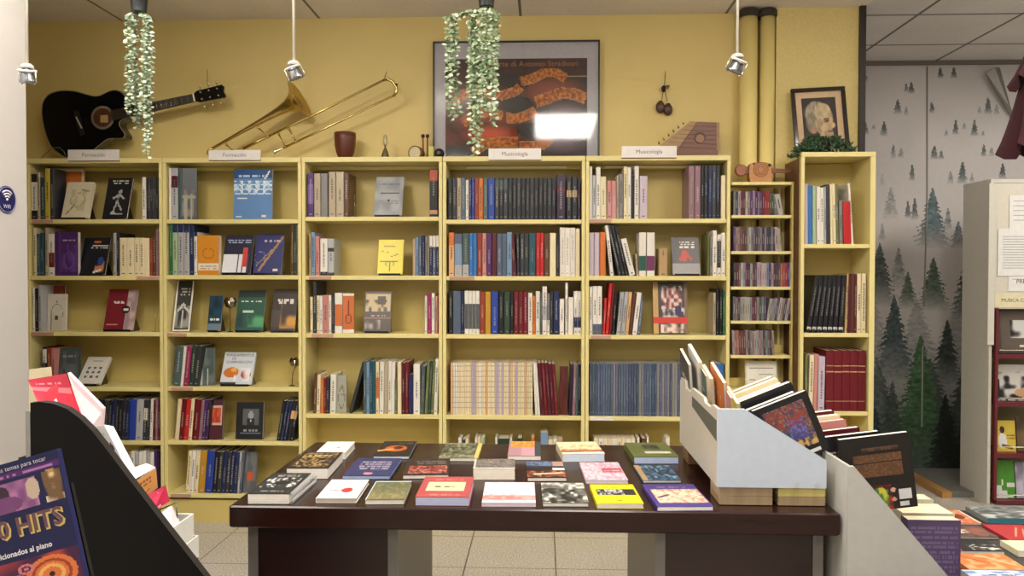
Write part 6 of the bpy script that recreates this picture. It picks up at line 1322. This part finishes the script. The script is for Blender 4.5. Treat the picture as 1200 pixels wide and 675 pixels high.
# ------------------------------------------------------------------ big songbook lower left
SY = 1.22
tl, tr2 = at(-88, 570, SY), at(66, 526, SY)
wS = (tr2-tl).length; dS = (tr2-tl).normalized(); br2 = at(98, 680, SY); hS = .30
rotS = math.atan2(dS.z, dS.x)
shp = [('r', 0, .915, 1, .945, (84, 34, 104)), ('t', .1, .922, .95, .938, (170, 120, 180), 1),
 ('r', .42, .735, .80, .895, (186, 120, 170)), ('n', .42, .735, .8, .895, (130, 80, 130), 16, 3), ('c', .54, .835, .055, .045, (60, 40, 60)), ('c', .56, .775, .12, .045, (120, 70, 120)), ('c', .77, .83, .05, .06, (200, 180, 160)),
 ('c', .92, .85, .065, .06, (190, 150, 90)), ('c', .925, .84, .042, .045, (228, 200, 160)), ('r', .85, .735, .99, .765, (226, 210, 186)), ('c', .895, .855, .006, .006, (60, 40, 30)), ('c', .95, .855, .006, .006, (60, 40, 30)), ('c', .925, .815, .012, .005, (170, 60, 60)),
 ('r', .02, .735, .36, .895, (150, 160, 190)), ('n', .02, .735, .36, .895, (90, 96, 130), 14, 3), ('n', .85, .735, .99, .9, (120, 90, 60), 26, 9), ('c', .18, .82, .08, .05, (70, 60, 70)),
 ('r', 0, 0, 1, .47, (70, 26, 66)), ('n', 0, 0, 1, .47, (180, 60, 60), 6, 3), ('c', .78, .36, .19, .1, (222, 120, 60)), ('o', .78, .36, .15, .08, (160, 60, 44), .7), ('o', .78, .36, .1, .053, (240, 180, 100), .5), ('c', .78, .36, .02, .012, (60, 20, 20)),
 ('c', .52, .36, .08, .04, (200, 100, 120)), ('o', .52, .36, .05, .026, (90, 30, 60), .4), ('c', .6, .42, .06, .028, (210, 120, 130)), ('o', .6, .42, .035, .017, (80, 30, 60), .3), ('c', .56, .28, .07, .036, (170, 170, 170)), ('o', .56, .28, .045, .022, (70, 70, 80), .3), ('c', .3, .3, .14, .08, (190, 110, 60)), ('o', .3, .3, .1, .06, (110, 40, 50), .5), ('c', .8, .16, .16, .09, (120, 60, 150)), ('o', .8, .16, .1, .05, (200, 120, 180), .5)]
sb = book_parts('songbook', wS, hS, .012, (22, 26, 74), shp, 150, 'large dark blue piano songbook reading HITS with singer photos at lower left', None, page=(230, 226, 220), spine=(22, 26, 74), side='r')
R = Matrix.Rotation(-rotS, 3, 'Y') @ Matrix.Rotation(-.10, 3, 'X')
sb.rotation_euler = R.to_euler(); sb.location = tr2-R @ Vector((wS/2, 0, hS))
tx = MB()
for dx_, dz_, y_, c in ((.0, .0, -.0012, (214, 190, 110)), (-.0022, .0022, -.0018, (110, 74, 84))):
    tx.text('100 HITS', (wS*.5-.010+dx_-.0, y_, hS*.640+dz_), (1, 0, 0), (0, 0, 1), .040, c, 'RIGHT', bold=.0018 if c[0] > 150 else .0008)
tx.build('title_lettering', 'satin', sb, world=False); tx = MB()
tx.text('para aficionados al piano', (wS*.5-.040, -.0014, hS*.515), (1, 0, 0), (0, 0, 1), .0125, (232, 230, 236), 'RIGHT', bold=.0003)
tx.build('subtitle_lettering', 'satin', sb, world=False); tx = MB()
tx.text('los mejores temas para tocar', (wS*.5-.02, -.0014, hS*.967), (1, 0, 0), (0, 0, 1), .0105, (216, 214, 230), 'RIGHT')
tx.build('header_lettering', 'satin', sb, world=False)
# stand shelf under the songbook
bz = (R @ Vector((0, 0, 0))+Vector(sb.location)).z
sh = thing('magazine_stand', 'black sloped stand holding the piano songbook at lower left', 'stand', (-.95, SY+.2, 0))
R0 = Matrix.Translation(sb.location) @ R.to_4x4()
MB().box(-wS/2-.05, wS/2+.02, -.02, .06, -.014, -.002, (14, 13, 13), M=R0).build('ledge', 'satin', sh)
MB().box(-wS/2-.05, wS/2+.0, .016, .024, -.01, hS*.8, (14, 13, 13), M=R0).build('back_board', 'satin', sh)
lo = (R0 @ Vector((0, .04, -.016))); MB().box(lo.x-.1, lo.x+.05, SY+.02, SY+.25, 0, lo.z-.03, (14, 13, 13)).build('post', 'satin', sh)

# ------------------------------------------------------------------ ceiling lights, then added fill uplights
def panel(x, y, lx_, ly_, power, n):
    o = thing('ceiling_light_panel', 'recessed fluorescent ceiling panel number %s' % n, 'ceiling light', (x, y, CEIL))
    o['label'] = n
    MB().box(x-lx_/2-.02, x+lx_/2+.02, y-ly_/2-.02, y+ly_/2+.02, CEIL-.012, CEIL-.001, (220, 216, 210)).build('housing', 'satin', o)
    ld = bpy.data.lights.new('fluorescent_lamp', 'AREA'); ld.shape = 'RECTANGLE'; ld.size = lx_; ld.size_y = ly_; ld.energy = power
    ld.color = (1, .95, .87); lo = bpy.data.objects.new('fluorescent_lamp', ld); COL.objects.link(lo); lo.location = (0, 0, -.014); lo.parent = o
PW = 57
panel(.22, 1.32, .58, 1.2, PW, 'fluorescent ceiling panel in front of the poster, mirrored in its glass')
panel(-1.9+.35, 1.9, .58, 1.2, PW*1.05, 'fluorescent ceiling panel above the left side of the shop')
panel(1.95, 2.0, .58, 1.2, PW*.8, 'fluorescent ceiling panel above the right side of the shop')
panel(-1.2, -1.2, .58, 1.2, PW*.7, 'fluorescent ceiling panel behind the viewer on the left')
panel(1.6, -1.2, .58, 1.2, PW*.7, 'fluorescent ceiling panel behind the viewer on the right')
panel(3.7, 3.6, .58, 1.2, PW*.85, 'fluorescent ceiling panel near the far right wall')
for i, (x, y) in enumerate(((-1.3, 2.35), (1.3, 2.35))):  # added fill: invented uplights above the frame, only there to brighten the ceiling
    o = thing('added_fill_uplight', 'unseen uplight added to brighten the ceiling on the %s side' % ('left', 'right')[i], 'ceiling light', (x, y, 2.52))
    MB().box(x-.6, x+.6, y-.05, y+.05, 2.50, 2.54, (210, 208, 204)).build('trough', 'satin', o)
    for sx_ in (-.5, .5): MB().tube([(x+sx_, y, 2.54), (x+sx_, y, CEIL-.002)], .002, (120, 120, 120), 6).build('cable', 'steel', o)
    ld = bpy.data.lights.new('added_fill_lamp', 'AREA'); ld.shape = 'RECTANGLE'; ld.size = 1.15; ld.size_y = .09; ld.energy = 26; ld.color = (1, .96, .92)
    lo = bpy.data.objects.new('added_fill_lamp', ld); COL.objects.link(lo); lo.parent = o; lo.location = (0, 0, .045); lo.rotation_euler = (PI, 0, 0)
w = bpy.data.worlds.new('world'); SC.world = w; w.use_nodes = True
w.node_tree.nodes['Background'].inputs[0].default_value = (.9, .85, .8, 1); w.node_tree.nodes['Background'].inputs[1].default_value = .3
SC.view_settings.view_transform = 'Standard'; SC.view_settings.look = 'None'; SC.view_settings.exposure = 0.0
